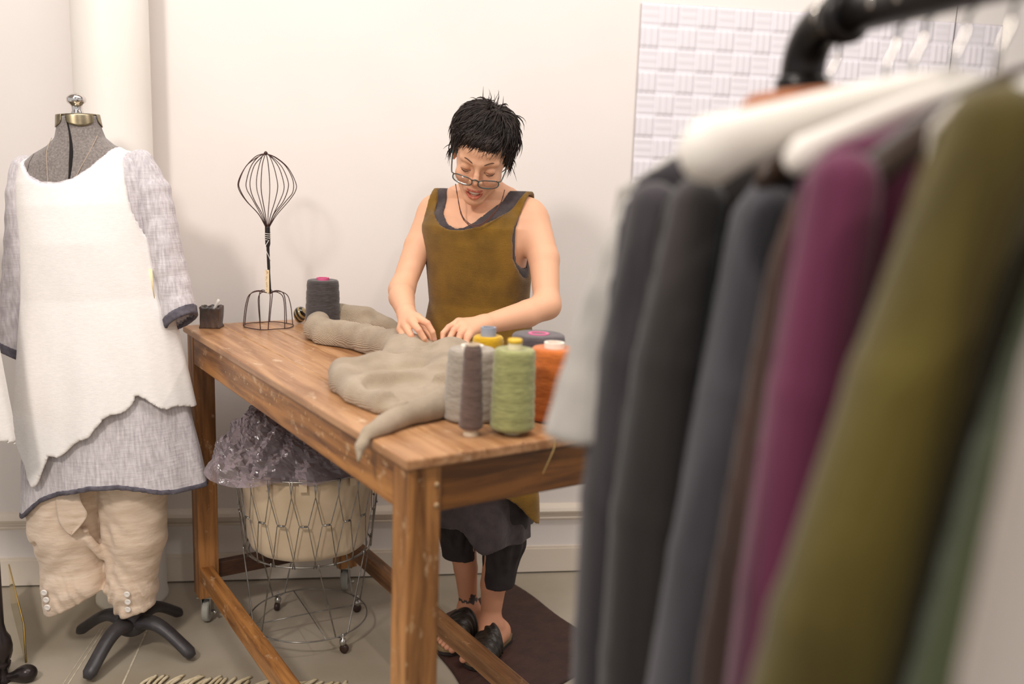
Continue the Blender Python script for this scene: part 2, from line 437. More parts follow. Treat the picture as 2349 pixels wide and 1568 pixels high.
for (x, y) in ((.01, .01), (W_-.072, .01), (.01, L_-.075), (W_-.072, L_-.075)):
    lg = tp('leg', (x, y, .088), (x+.062, y+.065, .919), M_wz)
    if (x, y) == (.01, .01):
        for (dx, z) in ((.052, .885), (.052, .848)):
            obj('screw_plug', G().lathe([(.0045, 0), (.0045, .002), (.003, .0026), (0.0004, .0026)], 14, (x+dx, -.0022, 0), 1).xf(Matrix.Translation((0, y-.0, z))), mat('screw_filler', '#c3a37b', .6), lg, local=True)
    # caster under the leg
    c = V(x+.033, y+.033, 0)
    f = G(); f.box(tuple(c+V(-.026, -.026, .083)), tuple(c+V(.026, .026, .088)))
    for s in (-1, 1): f.box(tuple(c+V(s*.0135-.0015, -.02, .026)), tuple(c+V(s*.0135+.0015, .016, .084)))
    rot = Matrix.Translation(Vector(c)) @ Matrix.Rotation(-.55, 4, 'Z') @ Matrix.Translation(-Vector(c))
    cas = obj('caster', f.xf(rot), M_steel, table, local=True, smooth=False)
    w = G().lathe([(.012, -.011), (.031, -.011), (.035, -.008), (.0365, 0), (.035, .008), (.031, .011), (.012, .011)], 36, (0, 0, 0), 0)
    wh = obj('wheel', w.xf(rot @ Matrix.Translation(Vector(c+V(0, -.004, .0366)))), M_rub, cas, local=True); autosmooth(wh)
    br = G().tube([c+V(.016, -.005, .036), c+V(.03, -.012, .03)], [.004, .006], 10)
    obj('brake_pedal', br.xf(rot), M_steel, cas, local=True)
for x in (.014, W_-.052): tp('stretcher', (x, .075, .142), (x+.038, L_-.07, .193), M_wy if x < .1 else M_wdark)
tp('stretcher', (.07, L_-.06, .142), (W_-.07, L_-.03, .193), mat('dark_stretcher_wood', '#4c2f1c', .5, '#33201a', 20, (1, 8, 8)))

# paint flecks and scuffs of pale paint on the front long apron and edge
M_fleck = mat('pale_paint_fleck', '#cfae84', .6)
random.seed(3)
fl_ = G()
for i in range(34):
    b = .15+random.random()*.85; z = .905-.02*random.random()-.03*(random.random()**3); w = .0005+.0012*random.random(); h = .0008+.0032*random.random()
    fl_.box((.0112, b-w, z-h), (.0122, b+w, z+h))
o = obj('paint_flecks', fl_, M_fleck, table, local=True, smooth=False); o['kind'] = 'stuff'

# ------------------------------------------------------------------ yarn cones
def yarn_mat(name, c, c2): return mat(name, c, .85, c2, 60, (1, 1, 5), 3, .3, .7, bump=.5, bscale=90, bstretch=(.6, .6, 5), sheen=.3)
def cone(name, a, b, r0, r1, h, col, col2, core, rc, label, grp, hc=.012, z0=.0, open_core=True, base=None, corecap=None, rim=.004):
    root = empty('yarn_cone', T(a, b))
    tag(root, label, 'yarn', grp)
    n = 48; pr = [(rc, z0+.002), (r0-.004, z0+.002), (r0, z0+.006)]
    for i in range(1, 24):
        t = i/24; rr = r0+(r1-r0)*t; pr.append((rr+.0006*math.sin(i*2.1)+.0004*math.sin(i*5.3), z0+.006+(h-z0-.006-rim)*t))
    pr += [(r1-.001, h-rim), (r1-.004, h-.001), (r1*.8, h), (rc, h-.001)]
    g = G().lathe(pr, n)
    obj('yarn', g, yarn_mat(name+'_yarn', col, col2), root, local=True)
    m = mat(name+'_core', core, .45)
    cp = [(rc*1.2, 0), (rc*1.2, .004), (rc, .006), (rc, h+hc)]
    if open_core: cp += [(rc*.72, h+hc), (rc*.68, h+hc-.03), (rc*.5, h+hc-.031)]
    else: cp += [(rc*.9, h+hc+.001)]
    oc = obj('core', autosm(G().lathe(cp, 32)), m, root, local=True); autosmooth(oc)
    if corecap:
        obj('core_cap', autosm(G().lathe([(rc*1.06, h+hc-.006), (rc*1.08, h+hc-.001), (rc*1.0, h+hc+.002), (rc*.6, h+hc+.0015)], 32)), mat(name+'_cap', corecap, .4), root, local=True)
    return root
def autosm(g): return g
GY = 'cones of yarn on the work table'
cone('charcoal', .327, 1.2, .0525, .0455, .160, '#4a4444', '#37302f', '#d9608c', .018, 'dark charcoal yarn cone with pink core beside the wire whisk', GY, .006)
cone('brown', .172, .085, .0225, .0165, .167, '#6b554c', '#54423b', '#d3bfa6', .0118, 'slim brown yarn tube on a cream core, left of the pale green cone', GY, .003, z0=.011)
cone('green', .247, .062, .0415, .0385, .160, '#a3a269', '#7f8050', '#e2d6b4', .0125, 'fat pale green yarn cone with cream and yellow core, nearest the camera', GY, .016, z0=.008, corecap='#e0b63c', open_core=False)
cone('stone', .232, .188, .055, .046, .140, '#a79c8e', '#8f8477', '#e8dfd2', .022, 'wide stone grey yarn cone half hidden behind the slim brown tube', GY, .006)
cone('yellow', .356, .33, .037, .033, .134, '#d4a90a', '#b88d05', '#9aa0ae', .0165, 'bright yellow yarn cone with pale blue grey core, under her forearm', GY, .018)
cone('plum', .432, .252, .061, .056, .146, '#5a5152', '#463e41', '#df6f9b', .022, 'wide dark grey yarn cone with sunken pink core, behind the orange cone', GY, .001)
cone('orange', .378, .120, .052, .045, .143, '#d0722c', '#b25a1c', '#efe6d8', .02, 'orange yarn cone with white core at the right, beside the pale green cone', GY, .01)

# ------------------------------------------------------------------ small things on the far end
M_slab = mat('blackened_clay', '#3b3431', .35, '#5b4436', 22, bump=.6, bscale=40, spec=.6)
def pot():
    c = T(.070, 1.432); root = empty('square_pot', c, TZ-.5); tag(root, 'small square dark hand-formed pot at the far left corner of the table', 'pot')
    g = G(); r0, r1, h = .0275, .0295, .062; n = 13; random.seed(2)
    def ring(r, z, j): 
        out = []
        for s in range(4):
            for i in range(n):
                t = -1+2*i/n; p = [(t, -1), (1, t), (-t, 1), (-1, -t)][s]
                w = 1+.05*math.sin(i*1.7+s*2+z*90); out.append((p[0]*r*w, p[1]*r*w, z+(.0028*math.sin(i*1.1+s*3) if j else .0)))
        return out
    zs = [(r0*1.07, 0, 0), (r0*1.07, .004, 0), (r0*.98, .010, 0), (r0, .03, 0), (r1*.98, h-.006, 0), (r1, h, 1), (r1-.005, h, 1), (r1-.006, h-.02, 0), (r0-.006, .008, 0)]
    v = []; f = []; m = 4*n
    for i, q in enumerate(zs): v += ring(*q)
    for i in range(len(zs)-1):
        for j in range(m): f.append((i*m+j, i*m+(j+1) % m, (i+1)*m+(j+1) % m, (i+1)*m+j))
    f += [tuple(range(m-1, -1, -1)), tuple(range((len(zs)-1)*m, len(zs)*m))]
    g.add(v, f); obj('body', g, M_slab, root, local=True)
    st = G().tube([c+V(-.012, -.003, .012), c+V(.016, .008, .075), c+V(.0195, .0095, .083)], [.0042, .0046, .0036], 10)
    tag(obj('stick', st, mat('white_chalk', '#e6e2dc', .6)), 'short white stick leaning in the square dark pot', 'stick')
pot()

M_wire = mat('rusted_wire', '#352523', .5, '#52332e', 30, metal=.5)
def whisk():
    c = T(.226, 1.385); root = empty('wire_whisk', c); tag(root, 'tall upside-down wire whisk sculpture standing on the table', 'wire sculpture')
    random.seed(11)
    lean = lambda z: V(.004-.012*z, 0, z)
    N = 12
    for k in range(N):
        a = 2*PI*k/N+.15+random.uniform(-.12, .12); rr = random.uniform(.92, 1.1)
        pts = []
        for (r, z) in ((.004, .297), (.026, .335), (.062, .378), (.082, .408), (.083, .435), (.062, .475), (.03, .502), (.002, .514)):
            j = rr if .01 < r else 1
            pts.append(lean(z+random.uniform(-.004, .004)*(r > .02))+V(r*j*math.cos(a), r*j*math.sin(a), 0))
        obj('wire', G().tube(catmull(pts, 5), .0013, 6), M_wire, root, local=True)
    obj('stem', G().tube(catmull([lean(.1)+V(.004, 0, 0), lean(.18)+V(.001, 0, 0), lean(.25), lean(.303)], 6), [.0035]*6+[.0045]*6+[.0075]*7, 10), mat('black_wrapped_stem', '#211b1b', .5), root, local=True)
    obj('knot', G().lathe([(.0005, .509), (.005, .511), (.006, .515), (.004, .519), (.0005, .521)], 12, (-.002, 0, 0)), M_wire, root, local=True)
    R = .073; ring = []
    for k in range(24):
        a = 2*PI*k/24; ring.append(V(R*math.cos(a)*(1+.02*math.sin(3*a)), R*math.sin(a), .002+.0016*(1+math.sin(5*a))*.5))
    obj('base_ring', G().tube(catmull(ring, 3, True), .0014, 6, closed=True), M_wire, root, local=True)
    for k in range(9):
        a = 2*PI*(k+.3)/9+random.uniform(-.1, .1); a2 = a+random.uniform(-.35, .35)
        pts = [lean(.102)+V(.002*math.cos(a), .002*math.sin(a), 0)]
        for (r, z, t) in ((.03, .108, 0), (.055, .098, .2), (.065, .07, .5), (.07, .035, .8), (R, .003, 1)):
            b = a+(a2-a)*t; pts.append(V(r*math.cos(b), r*math.sin(b), z))
        obj('wire', G().tube(catmull(pts, 4), .0014, 6), M_wire, root, local=True)
    M_str = mat('white_string', '#e6e0da', .8)
    s = []
    for i in range(40):
        a = i*.62; s.append(lean(.285-.0006*i)+V(.0095*math.cos(a), .0095*math.sin(a), 0))
    s += [V(-.006, -.01, .24), V(.006, -.012, .215), V(.012, -.012, .2)]
    st = obj('string', G().tube(s, .0009, 5), M_str, root, local=True)
    tg = obj('price_tag', G().box((-.0065, -.0105, .103), (.0065, -.0098, .173)), mat('buff_card', '#e5d2ae', .7), root, local=True, smooth=False)
    # handwriting, small ink strokes running down the tag
    gi = G(); random.seed(5); z = .157
    while z > .112:
        p = [V(-.001+.0028*random.uniform(-1, 1), -.0107, z-.0009*i) for i in range(4)]; gi.tube(p, .00022, 4); z -= .0042 if random.random() < .8 else .008
    obj('handwriting', gi, mat('brown_ink', '#6b4a3c', .7), tg, local=True)
    gi = G().tube(catmull([V(-.0015, -.0108, .166), V(.002, -.0108, .168), V(.0025, -.0108, .164), V(-.001, -.0108, .161)], 4), .0005, 5)
    obj('tag_tie', gi, mat('red_thread', '#9b3d2c', .7), tg, local=True)
    obj('string', G().tube(catmull([V(-.004, -.010, .245), V(-.006, -.0105, .21), V(-.001, -.0112, .17)], 5), .0007, 5), M_str, root, local=True)
whisk()
def egg():
    c = T(.333, 1.415); 
    m = bpy.data.materials.new('striped_glass'); m.use_nodes = True; nt = m.node_tree; b = nt.nodes['Principled BSDF']; L = nt.links.new
    tc = nt.nodes.new('ShaderNodeTexCoord'); mp = nt.nodes.new('ShaderNodeMapping'); mp.inputs['Rotation'].default_value = (0.2, .75, .3); L(tc.outputs['Object'], mp.inputs[0])
    w = nt.nodes.new('ShaderNodeTexWave'); w.inputs['Scale'].default_value = 26; w.inputs['Distortion'].default_value = 2.2; w.inputs['Detail Scale'].default_value = .8; L(mp.outputs[0], w.inputs['Vector'])
    cr = nt.nodes.new('ShaderNodeValToRGB'); cr.color_ramp.elements[0].position = .52; cr.color_ramp.elements[0].color = (.006, .005, .004, 1); cr.color_ramp.elements[1].position = .6; cr.color_ramp.elements[1].color = (*lin('#9c8558'), 1)
    L(w.outputs['Fac'], cr.inputs[0]); L(cr.outputs[0], b.inputs['Base Color']); b.inputs['Roughness'].default_value = .08; b.inputs['Coat Weight'].default_value = .6
    pr = [(max(.0004, .0205*math.sin(t)*(1-.14*math.cos(t)*-1*-1)), .026-.026*math.cos(t)) for t in [PI*i/24 for i in range(25)]]
    g = G().lathe(pr, 36)
    o = obj('glass_egg', g, m, local=True); o.location = c+V(0, 0, .002); o.rotation_euler = (.15, .18, 0)
    tag(o, 'glossy black and tan striped glass egg leaning against the wire whisk', 'ornament')
egg()

# ------------------------------------------------------------------ the sweater on the table
def knit_mat(name, c, c2, sc=160, sheen=.2, cs=.5, axis='DIAGONAL', bump=.7):
    return mat(name, c, .9, c2, 14, (1, 1, 1), 5, .35, .7, bump=bump, bscale=300, sheen=sheen, wave=[(axis, sc, 1.6, cs)])
def sweater():
    root = empty('sweater', T(.25, .45)); tag(root, 'beige knitted sweater crumpled across the work table under her hands', 'sweater')
    Z = lambda z: .939+z
    s = SD((-.12, .02, Z(-.06)), (.62, 1.34, Z(.11)), .0045)
    P = lambda a, b, z: (a, b, Z(z))
    # far sleeve: loop doubling back, then running to the body
    s.chain([P(.30, 1.03, .022), P(.275, 1.12, .03), P(.315, 1.19, .042), P(.385, 1.20, .05), P(.44, 1.15, .046), P(.475, 1.075, .03), P(.492, 1.03, .022)], [.03, .034, .036, .037, .036, .026, .022], k=.03)
    s.chain([P(.285, 1.06, .024), P(.325, .97, .03), P(.345, .87, .028), P(.36, .77, .03), P(.34, .68, .03)], [.034, .04, .042, .045, .055], k=.04)
    s.cap(P(.345, 1.165, .055), P(.40, 1.12, .06), .012, k=.025, sub=True)
    s.cap(P(.33, 1.09, .052), P(.43, 1.11, .064), .011, .013, k=.02, sub=True)
    # body of the sweater
    s.ell(P(.22, .44, .012), (.14, .20, .040), k=.04); s.ell(P(.33, .55, .02), (.12, .16, .045), k=.04); s.ell(P(.38, .40, .02), (.10, .16, .05), k=.04)
    s.chain([P(.13, .60, .018), P(.10, .50, .02), P(.085, .40, .018), P(.10, .30, .018), P(.12, .26, .02)], [.028, .03, .026, .026, .02], k=.03)
    s.chain([P(.145, .60, .025), P(.22, .565, .04), P(.31, .52, .045), P(.40, .43, .045)], [.02, .024, .024, .02], k=.03)
    s.chain([P(.13, .42, .035), P(.21, .36, .05), P(.30, .28, .05), P(.37, .22, .05)], [.022, .022, .022, .02], k=.03)
    # lifted neck ribbing held in the hands
    s.chain([P(.34, .66, .025), P(.40, .64, .036), P(.45, .62, .042), P(.49, .56, .045), P(.47, .48, .045), P(.40, .47, .04)], [.03, .024, .02, .018, .022, .03], k=.03)
    s.chain([P(.405, .60, .062), P(.36, .575, .066), P(.325, .575, .062), P(.30, .60, .055)], [.008, .009, .009, .008], k=.012)
    s.ell(P(.40, .555, .05), (.05, .04, .04), k=.03)
    s.cap(P(.345, .61, .072), P(.40, .62, .075), .014, k=.015, sub=True)
    # near sleeve tapering over the edge
    s.chain([P(.30, .27, .03), P(.20, .235, .026), P(.13, .205, .022), P(.075, .185, .018), P(.035, .168, .014), P(.0, .152, .008), P(-.022, .138, -.010), P(-.030, .128, -.034)], [.040, .030, .024, .021, .018, .015, .011, .006], k=.02)
    s.cap(P(.06, .27, .03), P(.22, .285, .055), .016, .010, k=.02, sub=True); s.cap(P(.20, .45, .062), P(.31, .37, .07), .012, .014, k=.02, sub=True)
    s.cap(P(.06, .205, .04), P(.10, .235, .045), .008, k=.015, sub=True)
    for (c0, c1, r_) in (((.16, .50, .062), (.26, .47, .07), .009), ((.24, .60, .066), (.30, .55, .07), .010), ((.11, .36, .05), (.18, .33, .062), .008), ((.28, .34, .072), (.36, .30, .074), .010), ((.12, .39, .064), (.29, .33, .080), .013)):
        s.cap(P(c0[0], c0[1], c0[2]-.020), P(c1[0], c1[1], c1[2]-.018), r_*1.15, k=.032, sub=True)
    s.noise(lambda x, y, z: .0022*np.sin(28*x+17*y+9*np.sin(7*y))*np.sin(19*y-11*x+40*z)+.0012*np.sin(61*x-44*y+30*z))
    s.limit(lambda x, y, z: np.where((x > -.004), Z(.0012)-z, -.05)+0*y)
    # do not pass through the table's edge
    s.limit(lambda x, y, z: np.minimum(x+.003, Z(.0012)-z)+0*y)
    vs, F = s.surf()
    w = T0[None]+vs[:, :1]*TA+vs[:, 1:2]*TB+vs[:, 2:]*V(0, 0, 1)
    obj('knitted_body', (w, F), knit_mat('beige_knit', '#c6b39a', '#ab9880', 130, .2, .3), root)
    nd = G().tube([T(.392, .636, 1.008), T(.372, .628, 1.016)], .0006, 6)
    th = G().tube(catmull([T(.392, .636, 1.006), T(.36, .60, 1.01), T(.355, .56, 1.002), T(.35, .54, .99)], 6), .0006, 5)
    tag(obj('thread', th, mat('beige_thread', '#c3b59c', .8)), 'loose beige sewing thread between her fingers and the sweater', 'thread')
sweater()
g = G().tube(catmull([T(.30, .004, .9405), T(.3, -.002, .925), T(.29, -.001, .9), T(.285, .011, .87)], 6), .0011, 5)
tag(obj('thread', g, mat('straw_thread', '#b49a63', .8)), 'stray straw coloured thread hanging over the near table edge', 'thread')

# ------------------------------------------------------------------ laundry basket under the table
def basket():
    c = V(-.600, 2.645, 0); root = empty('laundry_basket', c); tag(root, 'round wire laundry basket with canvas liner on casters under the table', 'basket')
    M_bw = mat('galvanised_wire', '#a5a29d', .32, '#837f7b', 40, metal=.85)
    M_can = mat('natural_canvas', '#d2bea2', .9, '#c1ac90', 9, bump=.5, bscale=14, sheen=.2)
    rt_, rb, zt, zb = .213, .188, .553, .290
    def ringp(r, z, n=64): return [V(r*math.cos(2*PI*i/n), r*math.sin(2*PI*i/n), z) for i in range(n)]
    obj('top_ring', G().tube(ringp(rt_, zt), .0026, 8, closed=True), M_bw, root, local=True)
    obj('bottom_ring', G().tube(ringp(rb, zb), .0026, 8, closed=True), M_bw, root, local=True)
    obj('bottom_ring', G().tube(ringp(rb-.012, zb-.006), .002, 8, closed=True), M_bw, root, local=True)
    # lattice
    N = 20; zm = .42
    def rad(z): return rb+(rt_-rb)*(z-zb)/(zt-zb)+.003
    def pt(a, z, o=0): r = rad(z)+o; return V(r*math.cos(a), r*math.sin(a), z)
    D = 2*PI/N
    for k in range(N):
        a = (k+.5)*D; w = D*.2
        upw = [pt(a-D*.56, zt+.004), pt(a-D*.5, zt-.045), pt(a-w, zm+.003), pt(a-w*.8, zm), pt(a+w*.8, zm), pt(a+w, zm+.003), pt(a+D*.5, zt-.045), pt(a+D*.56, zt+.004)]
        obj('lattice_wire', G().tube(upw, .0014, 6), M_bw, root, local=True)
        dn = [pt(a-D*.56, zb-.004), pt(a-D*.5, zb+.022), pt(a-w, zm-.003), pt(a-w*.8, zm-.001, .001), pt(a+w*.8, zm-.001, .001), pt(a+w, zm-.003), pt(a+D*.5, zb+.022), pt(a+D*.56, zb-.004)]
        lw = obj('lattice_wire', G().tube(dn, .0014, 6), M_bw, root, local=True)
        obj('crimp', G().tube([pt(a-w*.75, zm-.0005, .001), pt(a+w*.75, zm-.0005, .001)], .0032, 8), M_bw, lw, local=True)
    # canvas liner
    pr = [(.01, zb+.006), (.10, zb+.004), (.155, zb+.004), (.172, zb+.012), (.179, zb+.03)]
    pr += [(.179+(.2-.179)*t, zb+.03+(zt-zb-.034)*t) for t in (.15, .3, .45, .6, .75, .9, 1)] + [(.197, zt-.004), (.192, zt-.03)]
    g = G().lathe(pr, 72)
    g.v = [(x*(1+.012*math.sin(5*math.atan2(y, x)+z*14)+.006*math.sin(13*math.atan2(y, x)-z*30)), y*(1+.012*math.sin(5*math.atan2(y, x)+z*14)+.006*math.sin(13*math.atan2(y, x)-z*30)), z) for x, y, z in g.v]
    ln = obj('canvas_liner', g, M_can, root, local=True)
    for a in (-1.92, -1.42, -.7, .2, 1.3, 2.4, 3.3):
        tb = G().box((-.011, -.0015, -.022), (.011, .0015, .014)).xf(Matrix.Translation((.2085*math.cos(a), .2085*math.sin(a), zt-.008)) @ Matrix.Rotation(a+PI/2, 4, 'Z'))
        tab_ = obj('fastening_tab', tb, M_can, ln, local=True, smooth=False)
        sn = G().lathe([(.0005, .0034), (.004, .003), (.005, .0)], 14).xf(Matrix.Translation((.2085*math.cos(a), .2085*math.sin(a), zt-.016)) @ Matrix.Rotation(a+PI/2, 4, 'Z') @ Matrix.Rotation(PI/2, 4, 'X'))
        sn.v = [(x*1.012, y*1.012, z) for x, y, z in sn.v]
    # stand: legs, floor ring, cross wires, casters
    zr = .055; rr = .178
    obj('floor_ring', G().tube(ringp(rr, zr), .0022, 8, closed=True), M_bw, root, local=True)
    for a in (.5, .5+PI/2):
        obj('cross_wire', G().tube([V(rr*math.cos(a), rr*math.sin(a), zr), V(0, 0, zr+.002), V(-rr*math.cos(a), -rr*math.sin(a), zr)], .0018, 6), M_bw, root, local=True)
    for k in range(4):
        a = -.78+k*PI/2
        for s in (-1, 1):
            b0 = a+s*.42; b1 = a+s*.12
            p = [V((rb+.004)*math.cos(b0-.0), (rb+.004)*math.sin(b0), zb+.008), V((rb+.004)*math.cos(b0), (rb+.004)*math.sin(b0), zb-.004), V(rr*math.cos(b1), rr*math.sin(b1), zr+.0), V(rr*math.cos(a+s*.03), rr*math.sin(a+s*.03), zr-.006)]
            obj('leg', G().tube(p, .0022, 6), M_bw, root, local=True)
        cc = V(.182*math.cos(a), .182*math.sin(a), 0)
        cs = obj('caster', G().lathe([(.002, .062), (.0035, .06), (.0035, .045), (.009, .043), (.011, .036), (.0095, .029), (.008, .026)], 18, tuple(cc)), M_steel, root, local=True)
        obj('wheel', G().lathe([(.003, -.007), (.0125, -.0065), (.014, -.003), (.014, .003), (.0125, .0065), (.003, .007)], 22, (0, 0, 0), 0).xf(Matrix.Translation(Vector(cc+V(.004*math.cos(k*2), .004*math.sin(k*2), .0142))) @ Matrix.Rotation(1.1+k, 4, 'Z')), mat('brown_caster_tread', '#3a2620', .4) if k == 0 else bpy.data.materials['brown_caster_tread'], cs, local=True)
    # clear plastic bag over the top
    m = bpy.data.materials.new('clear_plastic_film'); m.use_nodes = True; nt = m.node_tree; L = nt.links.new
    b = nt.nodes['Principled BSDF']; out = nt.nodes['Material Output']
    b.inputs['Base Color'].default_value = (*lin('#b9adb0'), 1); b.inputs['Roughness'].default_value = .14; b.inputs['Specular IOR Level'].default_value = 1.0
    tr = nt.nodes.new('ShaderNodeBsdfTransparent'); tr.inputs[0].default_value = (.92, .89, .91, 1); mx = nt.nodes.new('ShaderNodeMixShader')
    tc = nt.nodes.new('ShaderNodeTexCoord')
    n = nt.nodes.new('ShaderNodeTexNoise'); n.inputs['Scale'].default_value = 55; n.inputs['Detail'].default_value = 3; L(tc.outputs['Object'], n.inputs['Vector'])
    bp = nt.nodes.new('ShaderNodeBump'); bp.inputs['Strength'].default_value = .35; bp.inputs['Distance'].default_value = .006; L(n.outputs['Fac'], bp.inputs['Height']); L(bp.outputs[0], b.inputs['Normal'])
    fr = nt.nodes.new('ShaderNodeFresnel'); fr.inputs[0].default_value = 1.6; L(bp.outputs[0], fr.inputs['Normal'])
    mr = nt.nodes.new('ShaderNodeMapRange'); mr.inputs[1].default_value = .03; mr.inputs[2].default_value = .5; mr.inputs[3].default_value = .15; mr.inputs[4].default_value = .95; L(fr.outputs[0], mr.inputs[0])
    L(mr.outputs[0], mx.inputs[0]); L(tr.outputs[0], mx.inputs[1]); L(b.outputs[0], mx.inputs[2]); L(mx.outputs[0], out.inputs['Surface'])
    rs = np.random.RandomState(4); ph = rs.rand(12)*6.28
    def tri(g): g.f = [q for f in g.f for q in ((f[0], f[1], f[2]), (f[0], f[2], f[3]))]; return g
    def bagp(u, w):
        a = 2*PI*u; ca, sa = math.cos(a), math.sin(a)
        fl = max(0, math.cos(a+2.55))**6
        R = .222+.012*math.sin(5*a+ph[0])+.008*math.sin(11*a+ph[1])+.085*fl
        zr_ = zt+.004+.012*math.sin(4*a+ph[2])*.6-.016*(.5+.5*math.sin(7*a+ph[3]))+.004*fl
        px, py, pz = -.085, -.03, .735
        t = w
        bulge = .05*math.sin(PI*t)*(.6+.4*math.sin(3*a+ph[4]))
        x = px*(1-t)+R*ca*t; y = py*(1-t)+R*sa*t; z = pz*(1-t**1.25)+zr_*t**1.25+bulge*.5
        cr = math.sin(9*a+7*t+ph[5])*math.sin(12*t+3*a+ph[6])+.6*math.sin(17*a-9*t+ph[7])*math.sin(21*t+ph[8])+.4*abs(math.sin(23*a+15*t+ph[9]))
        k = .011*min(1, 3*t)*min(1, 5*(1.02-t)); jt = rs.normal(0, .0017, 3)*min(1, 4*t)*min(1, 8*(1.03-t)); jt = jt if u < .999 else jt*0; return V(x+k*cr*ca+jt[0], y+k*cr*sa+jt[1], z+k*cr*.8+jt[2])
    bag = obj('plastic_bag', tri(G().grid(bagp, 130, 46, True)), m, smooth=False); bag.location = c
    md = bag.modifiers.new('solid', 'SOLIDIFY'); md.thickness = .0004
    tag(bag, 'clear crumpled plastic bag bulging out of the canvas laundry basket', 'plastic bag')
    cl = SD((-.2, -.2, .45), (.2, .2, .66), .008)
    cl.ell((0, 0, .54), (.17, .17, .035), k=.03); cl.ell((-.04, -.02, .56), (.11, .11, .05), k=.03); cl.ell((.07, .04, .555), (.09, .08, .04), k=.03)
    cl.noise(lambda x, y, z: .006*np.sin(40*x+13*y)*np.sin(33*y-20*x+25*z))
    o = obj('folded_cloth', cl.surf(), mat('slate_cloth', '#756c6d', .9, '#5f5758', 12, bump=.4, bscale=60)); o.location = c
    tag(o, 'bundle of dark grey cloth inside the plastic bag', 'cloth')
basket()

# ------------------------------------------------------------------ mat, fringe, thread on the floor
def floor_mat():
    root_c = [(.035, 3.03), (.275, 2.66), (.33, 2.4), (-.05, 2.18), (-.245, 2.49), (-.25, 2.70), (-.12, 2.835)]
    # quadrilateral with slightly wavy border, ribbed boards on top
    A0, A1, B0, B1 = V(-.262, 2.685), V(.032, 3.025), V(-.03, 2.17), V(.345, 2.56)
    nu, nv = 60, 160
    def fn(u, w):
        p = (A0*(1-u)+A1*u)*(1-w)+(B0*(1-u)+B1*u)*w
        wob = .006*math.sin(9*w)*(1 if u > .5 else -1)*abs(2*u-1)**4
        d = (B0-A0); d = V(d[1], -d[0])/np.linalg.norm(d)
        p = p+d*0+V(.8, .6)*wob
        r = .0095+.0012*abs(math.sin(w*PI*17))**.35
        e = min(u, 1-u, w*1.4, (1-w)*1.4); r *= min(1, .25+e*40)
        return V(p[0], p[1], r)
    o = obj('floor_mat', G().grid(fn, nu, nv), mat('brown_rubber_mat', '#452c26', .6, '#39241f', 20, bump=.3, bscale=80))
    md = o.modifiers.new('solid', 'SOLIDIFY'); md.thickness = .0015; md.offset = -1
    tag(o, 'dark brown ribbed standing mat on the floor under the woman', 'mat')
floor_mat()
g = G().tube(catmull([V(-.235, 2.86, .003), V(-.20, 2.80, .012), V(-.19, 2.74, .014), V(-.165, 2.69, .013), V(-.14, 2.66, .013), V(-.105, 2.60, .013)], 8), .0012, 5)
tag(obj('thread', g, mat('pale_floor_thread', '#a4977b', .8)), 'pale loose thread curling across the dark brown mat', 'thread')
rug = empty('rug', (-.66, 1.9, 0)); tag(rug, 'cream rug with a knotted fringe under the near end of the table', 'rug')
M_rug = mat('cream_wool', '#dccfb2', .95, '#c9b894', 30, bump=.7, bscale=80)
obj('rug_weave', G().box((-.99, 1.2, 0), (-.42, 2.285, .008)), M_rug, rug, smooth=False)
random.seed(9)
for i in range(34):
    x = -.985+i*.0165+random.uniform(-.003, .003); y = 2.285; a = random.uniform(.1, .9); l = random.uniform(.055, .08)
    p = [V(x, y-.004, .006), V(x+.3*l*a, y+.45*l, .008), V(x+l*a, y+l, .005)]
    obj('tassel', G().tube(catmull(p, 3), [.003, .0042, .0045, .0042, .0048, .0046, .002], 6), M_rug, rug)
# ================================================================== the woman
PHI = math.radians(-17.5); PB = V(-.10, 2.618, 0); cP, sP = math.cos(PHI), math.sin(PHI)
def Lw(x, y, z): return V(PB[0]+x*cP-y*sP, PB[1]+x*sP+y*cP, z)
def inP(fn): 
    return lambda x, y, z: fn((x-PB[0])*cP+(y-PB[1])*sP, -(x-PB[0])*sP+(y-PB[1])*cP, z)
TZs = [.70, .80, .90, .97, 1.05, 1.15, 1.22, 1.27, 1.30, 1.325, 1.345]
TW = [.150, .160, .155, .143, .128, .134, .145, .150, .138, .108, .070]
TD = [.105, .112, .108, .098, .092, .100, .104, .098, .082, .066, .052]
TY = [.0, .0, .0, .0, .0, -.008, -.014, -.018, -.016, -.010, -.004]
def torso_fn(g, n=2.3, lo=.74, hi=1.36):
    return inP(loft(TZs, np.array(TW)+g, np.array(TD)+g, 0, TY, n, hi, lo))
